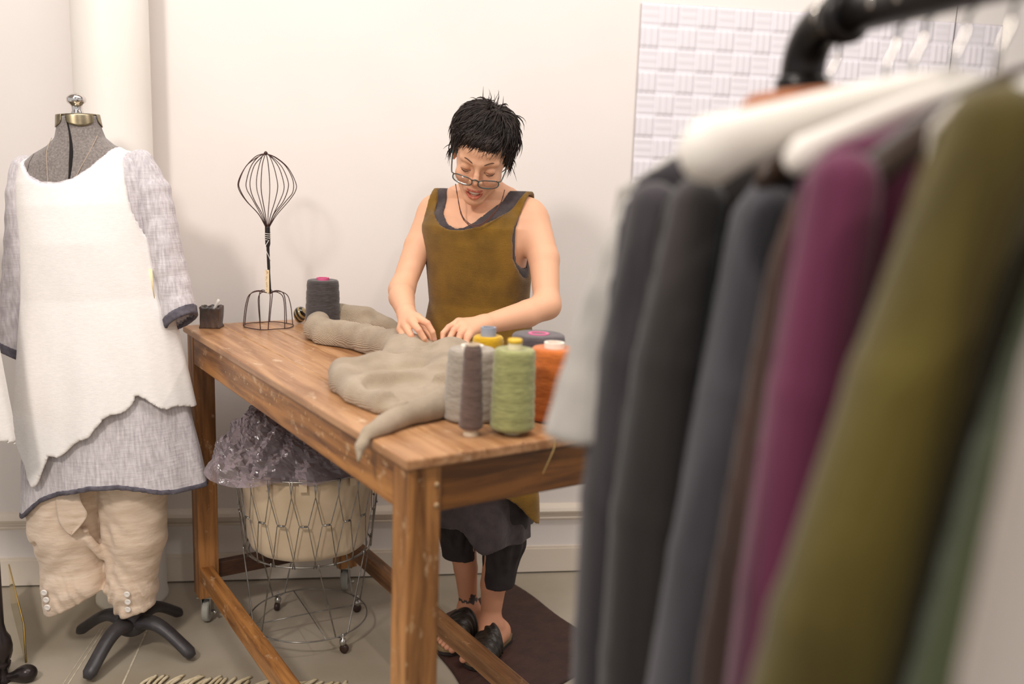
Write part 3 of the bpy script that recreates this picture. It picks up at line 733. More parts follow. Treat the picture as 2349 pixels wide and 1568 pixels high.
# head frame
HC = V(-.099, 2.503, 1.466); a1, a2 = math.radians(31), math.radians(9)
RX = np.array([[1, 0, 0], [0, math.cos(a1), -math.sin(a1)], [0, math.sin(a1), math.cos(a1)]])
RY = np.array([[math.cos(a2), 0, math.sin(a2)], [0, 1, 0], [-math.sin(a2), 0, math.cos(a2)]])
HR = RY @ RX
def H(x, y, z): return HC+HR @ V(x, y, z)
M_skin = mat('skin', '#ffffff', .52, attr=True, sss=.12, spec=.35)
SKIN = np.array(lin('#dfab8a')); LIPC = np.array(lin('#b4604f')); LID = np.array(lin('#c48d6c')); NAIL = np.array(lin('#e4b2a0'))
LEG_SHADED = np.array(lin('#cf9474'))  # same skin, darkened: the shade on the legs is put into the tint
def build_body():
    s = SD((-.37, 2.16, 0), (.16, 2.78, 1.57), .003, [[(-.275, -.01)], [(2.18, 2.29), (2.375, 2.50)], [(.02, .06), (.085, .15), (.985, 1.06), (1.315, 1.475)]], .0016)
    # trunk
    s.put(torso_fn(0), (-.32, 2.45, .72), (.12, 2.76, 1.37), k=.03)
    s.chain([H(0, .035, -.06), Lw(0, -.012, 1.345), Lw(0, 0, 1.28)], [.050, .054, .07], k=.03)
    s.chain([Lw(-.04, .01, 1.36), Lw(-.14, .0, 1.315)], [.032, .04], k=.04); s.chain([Lw(.04, .01, 1.36), Lw(.14, 0, 1.315)], [.032, .04], k=.04)
    for q in (-1, 1): s.cap(Lw(q*.016, -.088, 1.288), Lw(q*.07, -.075, 1.306), .006, .005, k=.02)
    # her right arm (left in view)
    SR, ER, WR = Lw(-.150, .0, 1.285), V(-.310, 2.515, 1.092), V(-.272, 2.315, 1.055)
    s.chain([SR, SR*.6+ER*.4+V(-.006, 0, 0), ER], [.047, .039, .0325], k=.03)
    s.chain([ER, ER*.7+WR*.3+V(-.004, 0, -.002), WR], [.0335, .0345, .0235], k=.02)
    # her left arm (right in view)
    SL, EL, WL = Lw(.153, .0, 1.285), V(.090, 2.425, 1.075), V(-.072, 2.292, 1.038)
    s.chain([SL, SL*.55+EL*.45+V(.014, 0, .0), EL], [.049, .042, .034], k=.03)
    s.chain([EL, EL*.68+WL*.32+V(.0, 0, -.006), WL], [.035, .036, .0245], k=.02)
    # right hand
    def hand(W, mcp, fingers, thumb, wr, pr):
        for m in mcp: s.cap(W, m, wr, pr, k=.014)
        for m, f in zip(mcp, fingers):
            s.chain([m]+[V(*q) for q in f], [pr*.95, .0082, .0073, .0062], k=.005)
        s.chain([V(*q) for q in thumb], [.0125, .011, .0095, .0080], k=.008)
    mR = [V(-.236, 2.238, 1.058), V(-.2505, 2.232, 1.050), V(-.265, 2.236, 1.038), V(-.277, 2.247, 1.026)]
    fR = [[(-.208, 2.203, 1.050), (-.195, 2.200, 1.030), (-.190, 2.206, 1.011)],
          [(-.2265, 2.188, 1.035), (-.214, 2.188, 1.015), (-.2065, 2.198, 1.000)],
          [(-.246, 2.192, 1.020), (-.2365, 2.192, 1.004), (-.229, 2.202, .994)],
          [(-.264, 2.208, 1.009), (-.254, 2.205, .997), (-.246, 2.212, .990)]]
    hand(WR, mR, fR, [(-.258, 2.285, 1.045), (-.232, 2.262, 1.032), (-.209, 2.236, 1.020), (-.194, 2.215, 1.008)], .017, .0112)
    mL = [V(-.135, 2.268, 1.045), V(-.126, 2.252, 1.043), V(-.115, 2.242, 1.036), V(-.104, 2.236, 1.026)]
    fL = [[(-.158, 2.243, 1.036), (-.171, 2.232, 1.022), (-.172, 2.226, 1.008)],
          [(-.144, 2.219, 1.033), (-.152, 2.208, 1.016), (-.149, 2.207, 1.000)],
          [(-.128, 2.209, 1.024), (-.132, 2.199, 1.007), (-.127, 2.201, .992)],
          [(-.111, 2.208, 1.014), (-.113, 2.198, 1.000), (-.109, 2.200, .988)]]
    hand(WL, mL, fL, [(-.098, 2.293, 1.030), (-.130, 2.286, 1.022), (-.154, 2.262, 1.014), (-.170, 2.240, 1.006)], .018, .0118)
    # legs
    s.chain([Lw(-.075, .0, .82), V(-.148, 2.615, .50), V(-.143, 2.628, .38), V(-.118, 2.655, .22), V(-.106, 2.668, .085)], [.085, .055, .050, .036, .026], k=.03)
    s.chain([Lw(.075, .0, .82), V(-.004, 2.575, .48), V(-.008, 2.588, .36), V(-.030, 2.592, .20), V(-.036, 2.580, .085)], [.085, .055, .051, .039, .028], k=.03)
    def foot(heel, toe, med, ank):
        heel = V(*heel); toe = V(*toe); f = toe-heel; f /= np.linalg.norm(f); l = V(*med)-(V(*med)@f)*f; l /= np.linalg.norm(l)
        s.ell(heel+f*.03+V(0, 0, .012), (.028, .028, .026), k=.015)
        s.cap(heel+f*.02+V(0, 0, .006), ank, .024, .027, k=.02)
        s.cap(ank+f*.012-V(0, 0, .012), toe-f*.055+V(0, 0, .008)+l*.008, .027, .017, k=.03)
        s.cap(heel+f*.04-l*.008, toe-f*.05-l*.022, .022, .0145, k=.025); s.cap(heel+f*.05+l*.006, toe-f*.05+l*.026, .02, .0155, k=.025)
        for i, (o, r, e) in enumerate(((.031, .0118, .004), (.012, .0088, .002), (-.004, .0082, -.006), (-.019, .0078, -.015), (-.032, .0074, -.025))):
            b = toe+l*o*.92+f*(e-.045); t = toe+l*o+f*e
            s.chain([b, b*.4+t*.6+V(0, 0, .005), t-V(0, 0, .002)], [r*1.1, r*.92, r], k=.006)
        s.ell(ank+l*.026+V(0, 0, .0), (.010, .012, .011), k=.015); s.ell(ank-l*.027-V(0, 0, .006), (.010, .012, .011), k=.015)
    foot((-.084, 2.700, .046), (-.170, 2.508, .040), (1, 0, 0), V(-.104, 2.666, .088))
    foot((.006, 2.612, .046), (-.078, 2.428, .040), (-1, 0, 0), V(-.032, 2.575, .088))
    # head
    Rc = HR
    s.ell(H(0, .018, .028), (.070, .090, .084), k=.03, R=Rc)
    s.ell(H(0, -.022, -.028), (.0585, .062, .078), k=.03, R=Rc)
    s.ell(H(0, -.040, .045), (.056, .046, .045), k=.03, R=Rc)
    s.cap(H(-.043, .0, -.062), H(-.012, -.064, -.097), .017, .016, k=.02); s.cap(H(.043, .0, -.062), H(.012, -.064, -.097), .017, .016, k=.02)
    s.ell(H(0, -.072, -.097), (.017, .014, .014), k=.018, R=Rc)
    for q in (-1, 1):
        s.ell(H(q*.036, -.060, -.034), (.022, .020, .019), k=.02, R=Rc)
        s.cap(H(q*.010, -.083, .019), H(q*.044, -.068, .020), .0075, .0065, k=.014)
        s.ell(H(q*.0315, -.092, .001), (.0165, .012, .0105), k=.012, R=Rc, sub=True)
        s.ell(H(q*.0315, -.0705, -.001), (.0145, .0150, .0125), k=.005, R=Rc)
        s.ell(H(q*.0315, -.081, -.0065), (.0125, .0045, .0022), k=.003, R=Rc, sub=True)
        s.ell(H(q*.0735, .014, -.008), (.008, .019, .030), k=.008, R=Rc)
        s.ell(H(q*.0805, .008, -.004), (.004, .010, .017), k=.004, R=Rc, sub=True)
    s.chain([H(0, -.084, .014), H(0, -.095, -.010), H(0, -.1025, -.027)], [.0058, .0070, .0095], k=.010)
    for q in (-1, 1):
        s.ell(H(q*.0112, -.0920, -.0315), (.0075, .009, .0065), k=.006, R=Rc)
        s.ell(H(q*.0060, -.0985, -.0385), (.0032, .004, .003), k=.002, R=Rc, sub=True)
        s.chain([H(q*.018, -.088, -.040), H(q*.029, -.076, -.062)], [.0025, .0025], k=.008, sub=True)
    # mouth, open in a smile
    s.ell(H(0, -.074, -.067), (.028, .016, .018), k=.014, R=Rc)
    UP = [(-.0228, -.0765, -.0585), (-.0165, -.0850, -.0610), (-.007, -.0895, -.0618), (0, -.0895, -.0628), (.007, -.0895, -.0618), (.0165, -.0850, -.0610), (.0228, -.0765, -.0585)]
    LOW = [(-.0224, -.0765, -.0605), (-.0165, -.0840, -.0730), (-.009, -.0885, -.0800), (0, -.0900, -.0815), (.009, -.0885, -.0800), (.0165, -.0840, -.0730), (.0224, -.0765, -.0605)]
    s.chain([H(*p) for p in UP], [.0020, .0028, .0034, .0031, .0034, .0028, .0020], k=.003)
    s.chain([H(*p) for p in LOW], [.0022, .0038, .0048, .0050, .0048, .0038, .0022], k=.003)
    s.ell(H(0, -.092, -.0700), (.0188, .020, .0056), k=.0025, R=Rc, sub=True)
    vs, F = s.surf()
    # pigments; below the knee line the tint also carries painted shade
    tint = np.tile(SKIN, (len(vs), 1)); lo = vs[:, 2] < .5; tint[lo] = LEG_SHADED
    loc = (vs-HC) @ HR
    def seg(P, Q): 
        P, Q = np.array(P), np.array(Q); d = Q-P; t = np.clip(((loc-P)@d)/(d@d), 0, 1); return np.linalg.norm(loc-P-t[:, None]*d, axis=1)
    dl = np.full(len(vs), 9.)
    for C_, rr in ((UP, .0041), (LOW, .0056)):
        for P, Q in zip(C_[:-1], C_[1:]): dl = np.minimum(dl, seg(P, Q)-rr)
    w = np.clip(-dl/.0009, 0, 1)[:, None]; tint = tint*(1-w)+LIPC*w
    for q in (-1, 1):
        d = np.linalg.norm((loc-np.array([q*.0315, -.084, .003]))/np.array([1, 1, .7]), axis=1); w = np.clip((.015-d)/.006, 0, 1)[:, None]*.7; tint = tint*(1-w)+LID*w
        d = np.linalg.norm(loc-np.array([q*.038, -.078, -.035]), axis=1); w = np.clip((.026-d)/.02, 0, 1)[:, None]*.35; tint = tint*(1-w)+np.array(lin('#d28a72'))*w
    d = np.linalg.norm(loc-np.array([0, -.107, -.028]), axis=1); w = np.clip((.016-d)/.014, 0, 1)[:, None]*.3; tint = tint*(1-w)+np.array(lin('#d28a72'))*w
    def pig(p, r, c, a):
        nonlocal tint
        d = np.linalg.norm(vs-np.array(p), axis=1); w = np.clip((r-d)/(r*.4), 0, 1)[:, None]*a; tint = tint*(1-w)+np.array(c)*w
    for f in fR+fL: pig(V(*f[2])+V(.001, -.006, .001), .0065, NAIL, .8)
    for f in fR+fL: pig(f[0], .014, lin('#d99278'), .35)
    for m in mR+mL: pig(m, .016, lin('#d99278'), .3)
    # ankle tattoo: a band and a small flower-like patch of ink
    an = lambda p: p
    z = vs[:, 2]; sel = (np.abs(z-(.118+.0022*np.sin(vs[:, 0]*420))) < .0042+.0016*np.sin(vs[:, 0]*840+1)) & (vs[:, 0] < -.075) & (vs[:, 0] > -.17)
    tint[sel] = lin('#4b4644')
    dd = np.hypot((vs[:, 0]+.094)*1.3, (z-.126)*.75)+.0022*np.sin(6*np.arctan2(z-.126, vs[:, 0]+.094))
    sel = (dd < .0125) & (vs[:, 1] > 2.6) & (vs[:, 0] < -.072) & (z < .16); tint[sel] = lin('#46413f')
    base = V(-.1, 2.618, 0)
    o = obj('person', (vs-base, F), M_skin); o.location = base; tints(o, tint)
    return o
person = build_body()
tag(person, 'woman with short dark hair, glasses and olive knit tunic, sewing at the table', 'person')

def hang(name, vf, m, parent=None, **k): return obj(name, vf, m, parent or person, **k)
# teeth and lashes and brows
tg = G()
v = []
for i in range(13):
    t = -1+2*i/12; x = .0185*t; y = -.0855+.010*t*t
    v += [H(x, y, -.0630), H(x, y-.0008, -.0728+.0018*abs(t))]
tg.add(v, [(2*i, 2*i+1, 2*i+3, 2*i+2) for i in range(12)])
to = hang('teeth', tg, mat('teeth', '#efe6da', .25)); md = to.modifiers.new('s', 'SOLIDIFY'); md.thickness = .003; md.offset = 0
hang('mouth_inside', G().grid(lambda u, w: H(.02*math.cos(2*PI*u)*w, -.074, -.0705+.006*math.sin(2*PI*u)*w), 20, 3, True), mat('mouth_dark', '#3a1512', .6))
M_lash = mat('dark_lashes', '#2a1a14', .7); M_brow = mat('brow_hair', '#5a3f2f', .8)
for q in (-1, 1):
    hang('eyelashes', G().tube(catmull([H(q*.0175, -.0795, -.0055), H(q*.025, -.0838, -.0088), H(q*.033, -.0842, -.0098), H(q*.041, -.0805, -.0080), H(q*.0455, -.0755, -.0045)], 5), [.0005]*5+[.0011]*11+[.0005]*5, 6), M_lash)
    hang('eyebrow', G().tube(catmull([H(q*.011, -.0905, .0175), H(q*.020, -.0895, .0235), H(q*.032, -.0835, .0275), H(q*.044, -.0735, .0245), H(q*.049, -.067, .0195)], 5), [.0012]*4+[.0021]*9+[.0014]*6+[.0006]*2, 6, flat=.7), M_brow)

# hair
def hair():
    rs = np.random.RandomState(12)
    c = V(0, .020, .034); R = V(.082, .096, .088)
    s = SD(HC-.16, HC+.16, .004)
    s.ell(H(*c), tuple(R*.985), k=.01, R=HR)
    s.ell(H(0, .07, -.03), (.062, .045, .05), k=.03, R=HR)
    for q in (-1, 1): s.cap(H(q*.072, .012, .03), H(q*.073, .022, -.022), .014, .010, k=.02)
    # clear the face
    s.ell(H(0, -.085, -.036), (.064, .058, .080), k=.012, R=HR, sub=True)
    s.noise(lambda x, y, z: .0022*np.sin(210*x+60*y)*np.sin(150*z+90*y)+.0015*np.sin(390*x-120*z))
    vs, F = s.surf()
    g = G()
    ax = V(.16, .22, .96); ax /= np.linalg.norm(ax); e1, e2 = frame_from(ax)
    def sph(ps, ph): return math.cos(ps)*ax+math.sin(ps)*(math.cos(ph)*e1+math.sin(ph)*e2)
    def ok(p):   # allowed region in head space
        x, y, z = p
        if y < -.015:
            lim = .036-.006*(x/.06)-.06*max(0, abs(x)-.050)/.03*1.3
            return z > lim
        if y < .035: return z > -.030-.012*(x > 0)
        return z > -.085
    for k in range(3400):
        ps = abs(rs.normal(0, 1))*.55+.1; ps = min(ps, 2.3); ph = rs.rand()*2*PI
        L_ = .45+.5*rs.rand(); dr = rs.normal(0, .25); pts = []; off0 = .99; o1 = 1.0+.15*abs(rs.normal(.3, .65)); n = 7
        # the fringe is brushed from her left parting across to her right
        d0 = sph(ps, ph)
        for i in range(n):
            t = i/(n-1); a = ps+L_*t; b = ph+dr*t
            d = sph(a, b)
            if d[1] < 0: d = d+V(-.35, 0, 0)*t*(-d[1])
            d = d/np.linalg.norm(d)
            r = off0+(o1-off0)*math.sin(t*PI*.55)
            p = c+R*d*r; 
            if not ok(p): break
            pts.append(H(*p))
        if len(pts) < 3: continue
        w = .0006+.0013*rs.rand(); m = len(pts)
        g.tube(pts, [w*(1-.9*(i/(m-1))**2) for i in range(m)], 4, flat=1.8, cap=False)
    for k in range(900):  # fringe combed across the forehead to her right
        u = rs.rand(); x0 = .066-.135*u; y0 = -.045-.02*rs.rand(); p0 = c+R*(lambda d: d/np.linalg.norm(d))(V(x0/.082, (y0-.02)/.096, .62+.3*rs.rand()))*1.0
        dx = -.012-.028*rs.rand(); ze = .044+.016*rs.normal()*.6+.010*u+(.014 if rs.rand() < .25 else 0); xe = p0[0]+dx
        q = V(xe, 0, ze); yy = c[1]-R[1]*math.sqrt(max(.02, 1-min(.97, ((xe-c[0])/.083)**2+((ze-c[2])/.092)**2)))-.004-.006*rs.rand(); q[1] = yy
        md = (p0+q)/2+V(.004*rs.normal(), -.012-.006*rs.rand(), .006)
        g.tube([H(*v_) for v_ in catmull([p0, md, q], 4)], list(np.linspace(.0016, .0003, 9)*(.6+.7*rs.rand())), 4, flat=1.8, cap=False)
    for k in range(26):   # tufts sticking up at the crown
        b = sph(.1+.35*rs.rand(), rs.rand()*2*PI); p0 = c+R*b*.97; l = .012+.022*rs.rand()**2
        dd = b+V(*(rs.normal(0, .75, 3))); dd /= np.linalg.norm(dd); p1 = p0+b*l*.7+dd*l*.3; p2 = p1+dd*l*.8
        g.tube([H(*p0), H(*p1), H(*p2)], [.0016, .001, .0002], 4, cap=False)
    for k in range(4):    # the tall cowlick
        p0 = c+R*V(.02+.004*rs.normal(), -.10, 1.0)*1.0; e = V(-.02+.016*rs.normal(), .008+.012*rs.normal(), .034+.012*rs.rand())
        g.tube(catmull([H(*p0), H(*(p0+e*.5+V(.006, 0, .003))), H(*(p0+e))], 3), [.0012, .0011, .001, .0008, .0006, .0004, .0002], 4, cap=False)
    for q, xs in ((1, ((.074, .0, -.012), (.079, .004, -.05))), (-1, ((-.073, .0, -.01), (-.081, -.004, -.038)))):
        for k in range(26):
            a = V(*xs[0])+rs.normal(0, .006, 3)+V(0, .012*rs.rand(), .02); b = V(*xs[1])+rs.normal(0, .010, 3)+V(0, .0, .012)
            g.tube(catmull([H(*a), H(*((a+b)/2+V(q*.005, 0, 0))), H(*b)], 3), [.0013, .0013, .0012, .001, .0008, .0005, .0002], 4, cap=False)
    n0 = len(vs); allv = np.concatenate([vs, np.array(g.v)]); F = [tuple(q) for q in F.tolist()]+[tuple(i+n0 for i in q) for q in g.f]
    hang('hair', (allv, F), mat('dark_brown_hair', '#1e1613', .5, '#3d302a', 70, (1, 1, .3), 4, .45, .8, spec=.3))
hair()

# glasses
def glasses():
    m = mat('teal_tortoise_acetate', '#28494b', .25, '#4a3020', 90, (1, 1, 1), 2, .45, .6, coat=.5)
    def rim(q):
        P = []
        for i in range(40):
            a = 2*PI*i/40; ca, sa = math.cos(a), math.sin(a); n = 2.8
            x = .0265*math.copysign(abs(ca)**(2/n), ca); z = .0112*math.copysign(abs(sa)**(2/n), sa)
            P.append((q*.0345+x, z))
        return P
    def gp(x, z): return H(x, -.113+4.2*x*x*1.0+.10*(z), -.022+z)
    fr = G()
    for q in (-1, 1): fr.tube([gp(x, z) for x, z in rim(q)], .0016, 8, closed=True)
    fr.tube(catmull([gp(-.0085, .006), gp(-.003, .0085), gp(.003, .0085), gp(.0085, .006)], 5), .0021, 8)
    o = hang('glasses', fr, m)
    for q in (-1, 1):
        tm = G().tube(catmull([gp(q*.060, .008), gp(q*.0665, .0095)+HR@V(0, .004, 0), H(q*.0735, -.045, .004), H(q*.0765, .005, .018), H(q*.076, .025, .0)], 5), [.0024]*21, 8, flat=.6)
        obj('temple', tm, m, o)
    lm = bpy.data.materials.new('spectacle_lens'); lm.use_nodes = True; nt = lm.node_tree; L = nt.links.new
    tr = nt.nodes.new('ShaderNodeBsdfTransparent'); tr.inputs[0].default_value = (.95, .95, .93, 1); gl = nt.nodes.new('ShaderNodeBsdfGlossy'); gl.inputs['Roughness'].default_value = .03
    mx = nt.nodes.new('ShaderNodeMixShader'); mx.inputs[0].default_value = .07
    L(tr.outputs[0], mx.inputs[1]); L(gl.outputs[0], mx.inputs[2]); L(mx.outputs[0], nt.nodes['Material Output'].inputs['Surface'])
    for q in (-1, 1):
        P = rim(q); lg = G(); lg.add([gp(q*.0345, 0)+HR@V(0, -.001, 0)]+[gp(x, z) for x, z in P], [(0, 1+i, 1+(i+1) % 40) for i in range(40)])
        lo = obj('lens', lg, lm, o); md = lo.modifiers.new('s', 'SOLIDIFY'); md.thickness = .0012
glasses()
M_cord = mat('brown_beaded_cord', '#5b352a', .5)
for dy, dz in ((0, 0), (-.001, -.004)):
    hang('necklace', G().tube(catmull([V(-.168, 2.515, 1.385), V(-.160, 2.497, 1.350), V(-.150, 2.487, 1.312+dz), V(-.136, 2.476, 1.290+dz), V(-.114, 2.468+dy, 1.279+dz), V(-.090, 2.468+dy, 1.285+dz), V(-.062, 2.468, 1.312+dz), V(-.042, 2.470, 1.344), V(-.034, 2.478, 1.375)], 6), [.0012+.0005*(i % 4 == 0) for i in range(49)], 6), M_cord)

# clothing, built around the trunk
def interpx(pts):
    p = sorted(pts); X = [a for a, b in p]; Z = [b for a, b in p]; return lambda x: np.interp(x, X, Z)
def garment_sd(g, zs, dw, dd, lo, front_neck, back_neck, xl, xr, hem, h=.0045, hi=1.375, thick=.0105, n=2.3, fold=None):
    s = SD((-.34, 2.36, lo-.02), (.20, 2.90, hi), h)
    zz = np.concatenate([zs, TZs]); order = np.argsort(zz); zz = zz[order]
    W = np.concatenate([dw, np.array(TW)+g])[order]; D = np.concatenate([dd, np.array(TD)+g])[order]; Y = np.concatenate([np.zeros(len(zs)), TY])[order]
    f0 = loft(zz, W, D, 0, Y, n, None, None, fold)
    s.put(inP(f0), s.lo, s.lo+s.n*h, k=.001)
    sh = SD.full(s)
    # shoulders
    for q in (-1, 1): s.cap(Lw(q*.04, .01, 1.36), Lw(q*.14, 0, 1.315), .032+g, .04+g, k=.03)
    s.limit(lambda x, y, z: z-1.372+0*x+0*y)
    s.shell(thick)
    def cut(x, y, z):
        nk = np.where(y < .012, front_neck(x), back_neck(x)); r = z-nk
        r = np.maximum(r, (np.interp(z, xl[0], xl[1])-x)); r = np.maximum(r, x-np.interp(z, xr[0], xr[1]))
        r = np.maximum(r, hem(x, y)-z); return r*.8
    s.limit(inP(cut), .004)
    return s
nk_v = interpx([(-.145, 1.42), (-.116, 1.352), (-.111, 1.306), (-.098, 1.290), (-.075, 1.272), (-.045, 1.262), (-.012, 1.263), (.030, 1.273), (.074, 1.294), (.106, 1.318), (.130, 1.36), (.155, 1.42)])
bk = interpx([(-.13, 1.42), (-.08, 1.33), (.08, 1.33), (.13, 1.42)])
v_xl = ([.4, .95, 1.05, 1.10, 1.19, 1.25, 1.30, 1.38], [-.4, -.4, -.30, -.162, -.150, -.150, -.146, -.138])
v_xr = ([.4, .95, 1.02, 1.08, 1.14, 1.19, 1.25, 1.30, 1.38], [.4, .4, .30, .165, .140, .126, .126, .132, .150])
foldv = lambda a, z: np.clip((1.0-z)/.5, 0, 1)*(.05*np.sin(5*a+1.2)+.03*np.sin(9*a+2))+.006*np.sin(7*a+12*z)
s = garment_sd(.0175, [.40, .50, .60, .70], [.205, .20, .185, .172], [.155, .150, .135, .124], .40, nk_v, bk, v_xl, v_xr,
               lambda x, y: np.where(y < .06, .53-1.0*np.clip(x-.115, 0, .2), .53-1.3*np.clip(x-.10, 0, .08))+.006*np.sin(50*x), h=.0045, fold=foldv)
M_olive = knit_mat('olive_knit', '#856012', '#6a4b0b', 92, .25, .13, 'Z', .35)
hang('knit_tunic', s.surf(), M_olive)
nk_u = interpx([(-.12, 1.42), (-.092, 1.352), (-.088, 1.330), (-.078, 1.302), (-.058, 1.278), (-.030, 1.266), (-.005, 1.270), (.020, 1.285), (.048, 1.312), (.078, 1.345), (.1, 1.39), (.12, 1.42)])
u_xl = ([.3, 1.08, 1.13, 1.20, 1.28, 1.38], [-.4, -.4, -.155, -.148, -.136, -.128])
u_xr = ([.3, 1.03, 1.08, 1.14, 1.18, 1.28, 1.38], [.4, .4, .168, .146, .128, .130, .135])
foldu = lambda a, z: np.clip((.85-z)/.5, 0, 1)*(.06*np.sin(4*a+.4)+.03*np.sin(11*a))
s = garment_sd(.0105, [.33, .40, .50, .62], [.178, .172, .165, .158], [.142, .136, .128, .116], .32, nk_u, bk, u_xl, u_xr,
               lambda x, y: np.where(y < .02, .385+.030*np.clip(np.cos((x+.005)*21), -1, .8)-.045*np.clip((x+.0)*12, 0, 1)*np.exp(-((x-.045)/.06)**2), .40)+.006*np.sin(60*x), h=.0045, fold=foldu)
M_char = mat('charcoal_jersey', '#4b4243', .9, '#3b3334', 30, bump=.4, bscale=90, sheen=.2)
hang('undertunic', s.surf(), M_char)
# cropped trousers with gathered cuffs
s = SD((-.32, 2.40, .18), (.18, 2.86, .84), .0045)
def pleat(c, amp, zc): return lambda x, y, z: amp*np.sin(11*np.arctan2(y-c[1], x-c[0]))*np.exp(-((z-zc)/.045)**2)
s.chain([Lw(-.07, .0, .80), V(-.150, 2.622, .46), V(-.150, 2.632, .37), V(-.142, 2.642, .315), V(-.139, 2.644, .262)], [.098, .066, .060, .054, .051], k=.02)
s.chain([Lw(.07, .0, .80), V(.0, 2.582, .44), V(-.003, 2.588, .34), V(-.010, 2.592, .28), V(-.016, 2.592, .205)], [.10, .070, .064, .054, .050], k=.02)
s.noise(lambda x, y, z: np.where(x < -.075, pleat((-.147, 2.64), .0035, .345)(x, y, z), pleat((-.006, 2.59), .004, .315)(x, y, z)))
s.limit(lambda x, y, z: np.where(x < -.082, .258+.006*np.sin(30*x), .198)-z+0*y); s.limit(lambda x, y, z: z-.80+0*x+0*y)
s.shell(.010)
hang('cropped_trousers', s.surf(), mat('black_cotton', '#332c2d', .85, '#2a2425', 30, bump=.3, bscale=70))
# sandals
def sandal(heel, toe, med):
    heel = V(*heel, 0); toe = V(*toe, 0); f = toe-heel; Ln = np.linalg.norm(f); f = f/Ln; l = V(*med, 0); l = l-(l@f)*f; l /= np.linalg.norm(l)
    def W(t): return np.interp(t, [-.06, 0, .12, .35, .6, .8, .93, 1.02, 1.06], [.006, .024, .033, .033, .041, .046, .042, .026, .006])
    def outline(dz0, dz1, grow, nm, m, par):
        g = G(); n = 40; v = []
        T_ = [-.06+1.12*(.5-.5*math.cos(PI*i/(n-1))) for i in range(n)]
        for z in (dz0, dz1):
            for sgn in (1, -1):
                for t in (T_ if sgn == 1 else T_[::-1]):
                    c = heel+f*Ln*t+l*.004*math.sin(t*3); lift = .004*max(0, t-.85)/.2
                    v.append(c+l*sgn*(W(t)+grow)+V(0, 0, z+lift))
        m_ = 2*n; fa = [(j, (j+1) % m_, m_+(j+1) % m_, m_+j) for j in range(m_)]+[tuple(range(m_-1, -1, -1)), tuple(range(m_, 2*m_))]
        g.add(v, fa); o = obj(nm, g, m, par, smooth=False); bevel(o, .003, 3); return o
    so = outline(.0105, .021, .003, 'sandal', bpy.data.materials.get('sandal_sole') or mat('sandal_sole', '#2b2320', .7), person)
    outline(.021, .030, .001, 'footbed', bpy.data.materials.get('tan_footbed') or mat('tan_footbed', '#8a7352', .7, '#6f5a3e', 30), so)
    def strap(u, w):
        a = -.12+PI*1.08*u-.0; t = .46+.34*w+.10*math.sin(a)*(w-.5)-.05*math.cos(a)
        wd = np.interp(t, [.3, .55, .85], [.041, .047, .052]); hh = np.interp(t, [.3, .5, .65, .85], [.084, .072, .058, .044])
        rp = .0016*math.sin(w*26+2*math.sin(a*2))
        c = heel+f*Ln*t; return c+l*(wd+rp)*math.cos(PI*u*1.0)+V(0, 0, .024+(hh+rp)*math.sin(PI*u)**.75)
    st = obj('strap', G().grid(strap, 40, 26), bpy.data.materials.get('black_leather') or mat('black_leather', '#352d24', .35, '#1d1815', 30, (1, 4, 1), bump=.5, bscale=40), so)
    md = st.modifiers.new('s', 'SOLIDIFY'); md.thickness = .0028; md.offset = 1
sandal((-.080, 2.712), (-.170, 2.510), (1, 0))
sandal((.010, 2.625), (-.078, 2.430), (-1, 0))
# ================================================================== the dress form and what it wears
FB = V(-1.088, 2.50, 0); FT = math.radians(-3.4)
form = empty('dress_form', FB); form.rotation_euler = (0, FT, 0)
tag(form, 'grey felt dress form with metal neck cap and chrome knob on a four-footed stand', 'dress form')
M_felt = mat('grey_felt', '#8d847f', .95, '#6c6460', 190, (1, 1, 1), 2, .3, .7, bump=.4, bscale=260, sheen=.3)
M_nick = mat('aged_nickel', '#a3977f', .3, '#80745c', 25, metal=1)
M_chr = mat('polished_chrome', '#d8d3cf', .08, metal=1)
M_iron = mat('dark_grey_iron', '#474446', .42, '#3a3739', 20, bump=.15, bscale=60, metal=.3)
FZ = [.70, .85, 1.00, 1.12, 1.22, 1.30, 1.36, 1.41, 1.435, 1.455, 1.475, 1.50, 1.54]
FW = [.175, .165, .135, .140, .158, .166, .166, .158, .125, .085, .062, .055, .050]
FD = [.125, .120, .100, .108, .120, .112, .100, .085, .075, .068, .062, .055, .050]
def formtorso():
    s = SD((-.2, -.15, .72), (.2, .15, 1.535), .005)
    s.put(loft(FZ, FW, FD, 0, [0]*len(FZ), 2.15, 1.531, .72), (-.2, -.14, .72), (.2, .14, 1.53), k=.001)
    return s.surf()
to = obj('torso', formtorso(), M_felt, form, local=True)
def fsurf(x, z):   # front surface of the form
    W = np.interp(z, FZ, FW); D = np.interp(z, FZ, FD); return -D*max(0, 1-abs(x/W)**2.15)**(1/2.15)
sl = []
for z in np.linspace(1.345, 1.528, 22):
    x = .004+.010*math.sin((z-1.345)/.183*PI)-.012*(z-1.345)/.183; sl.append(V(x, fsurf(x, z)-.0002, z))
obj('seam_opening', G().tube(sl, [.0022+.0028*math.sin(PI*min(1, max(0, (1.50-p[2])/.15)))**2 for p in sl], 8), mat('black_gap', '#171313', .9), to, local=True)
for q in (-1, 1):
    p = [V(q*(.125-.02*t), fsurf(q*(.125-.02*t), 1.36+.075*t)-.0005, 1.36+.075*t) for t in np.linspace(0, 1, 8)]
    obj('seam', G().tube(p, .0009, 5), mat('seam_thread', '#4e4744', .9) if q < 0 else bpy.data.materials['seam_thread'], to, local=True)
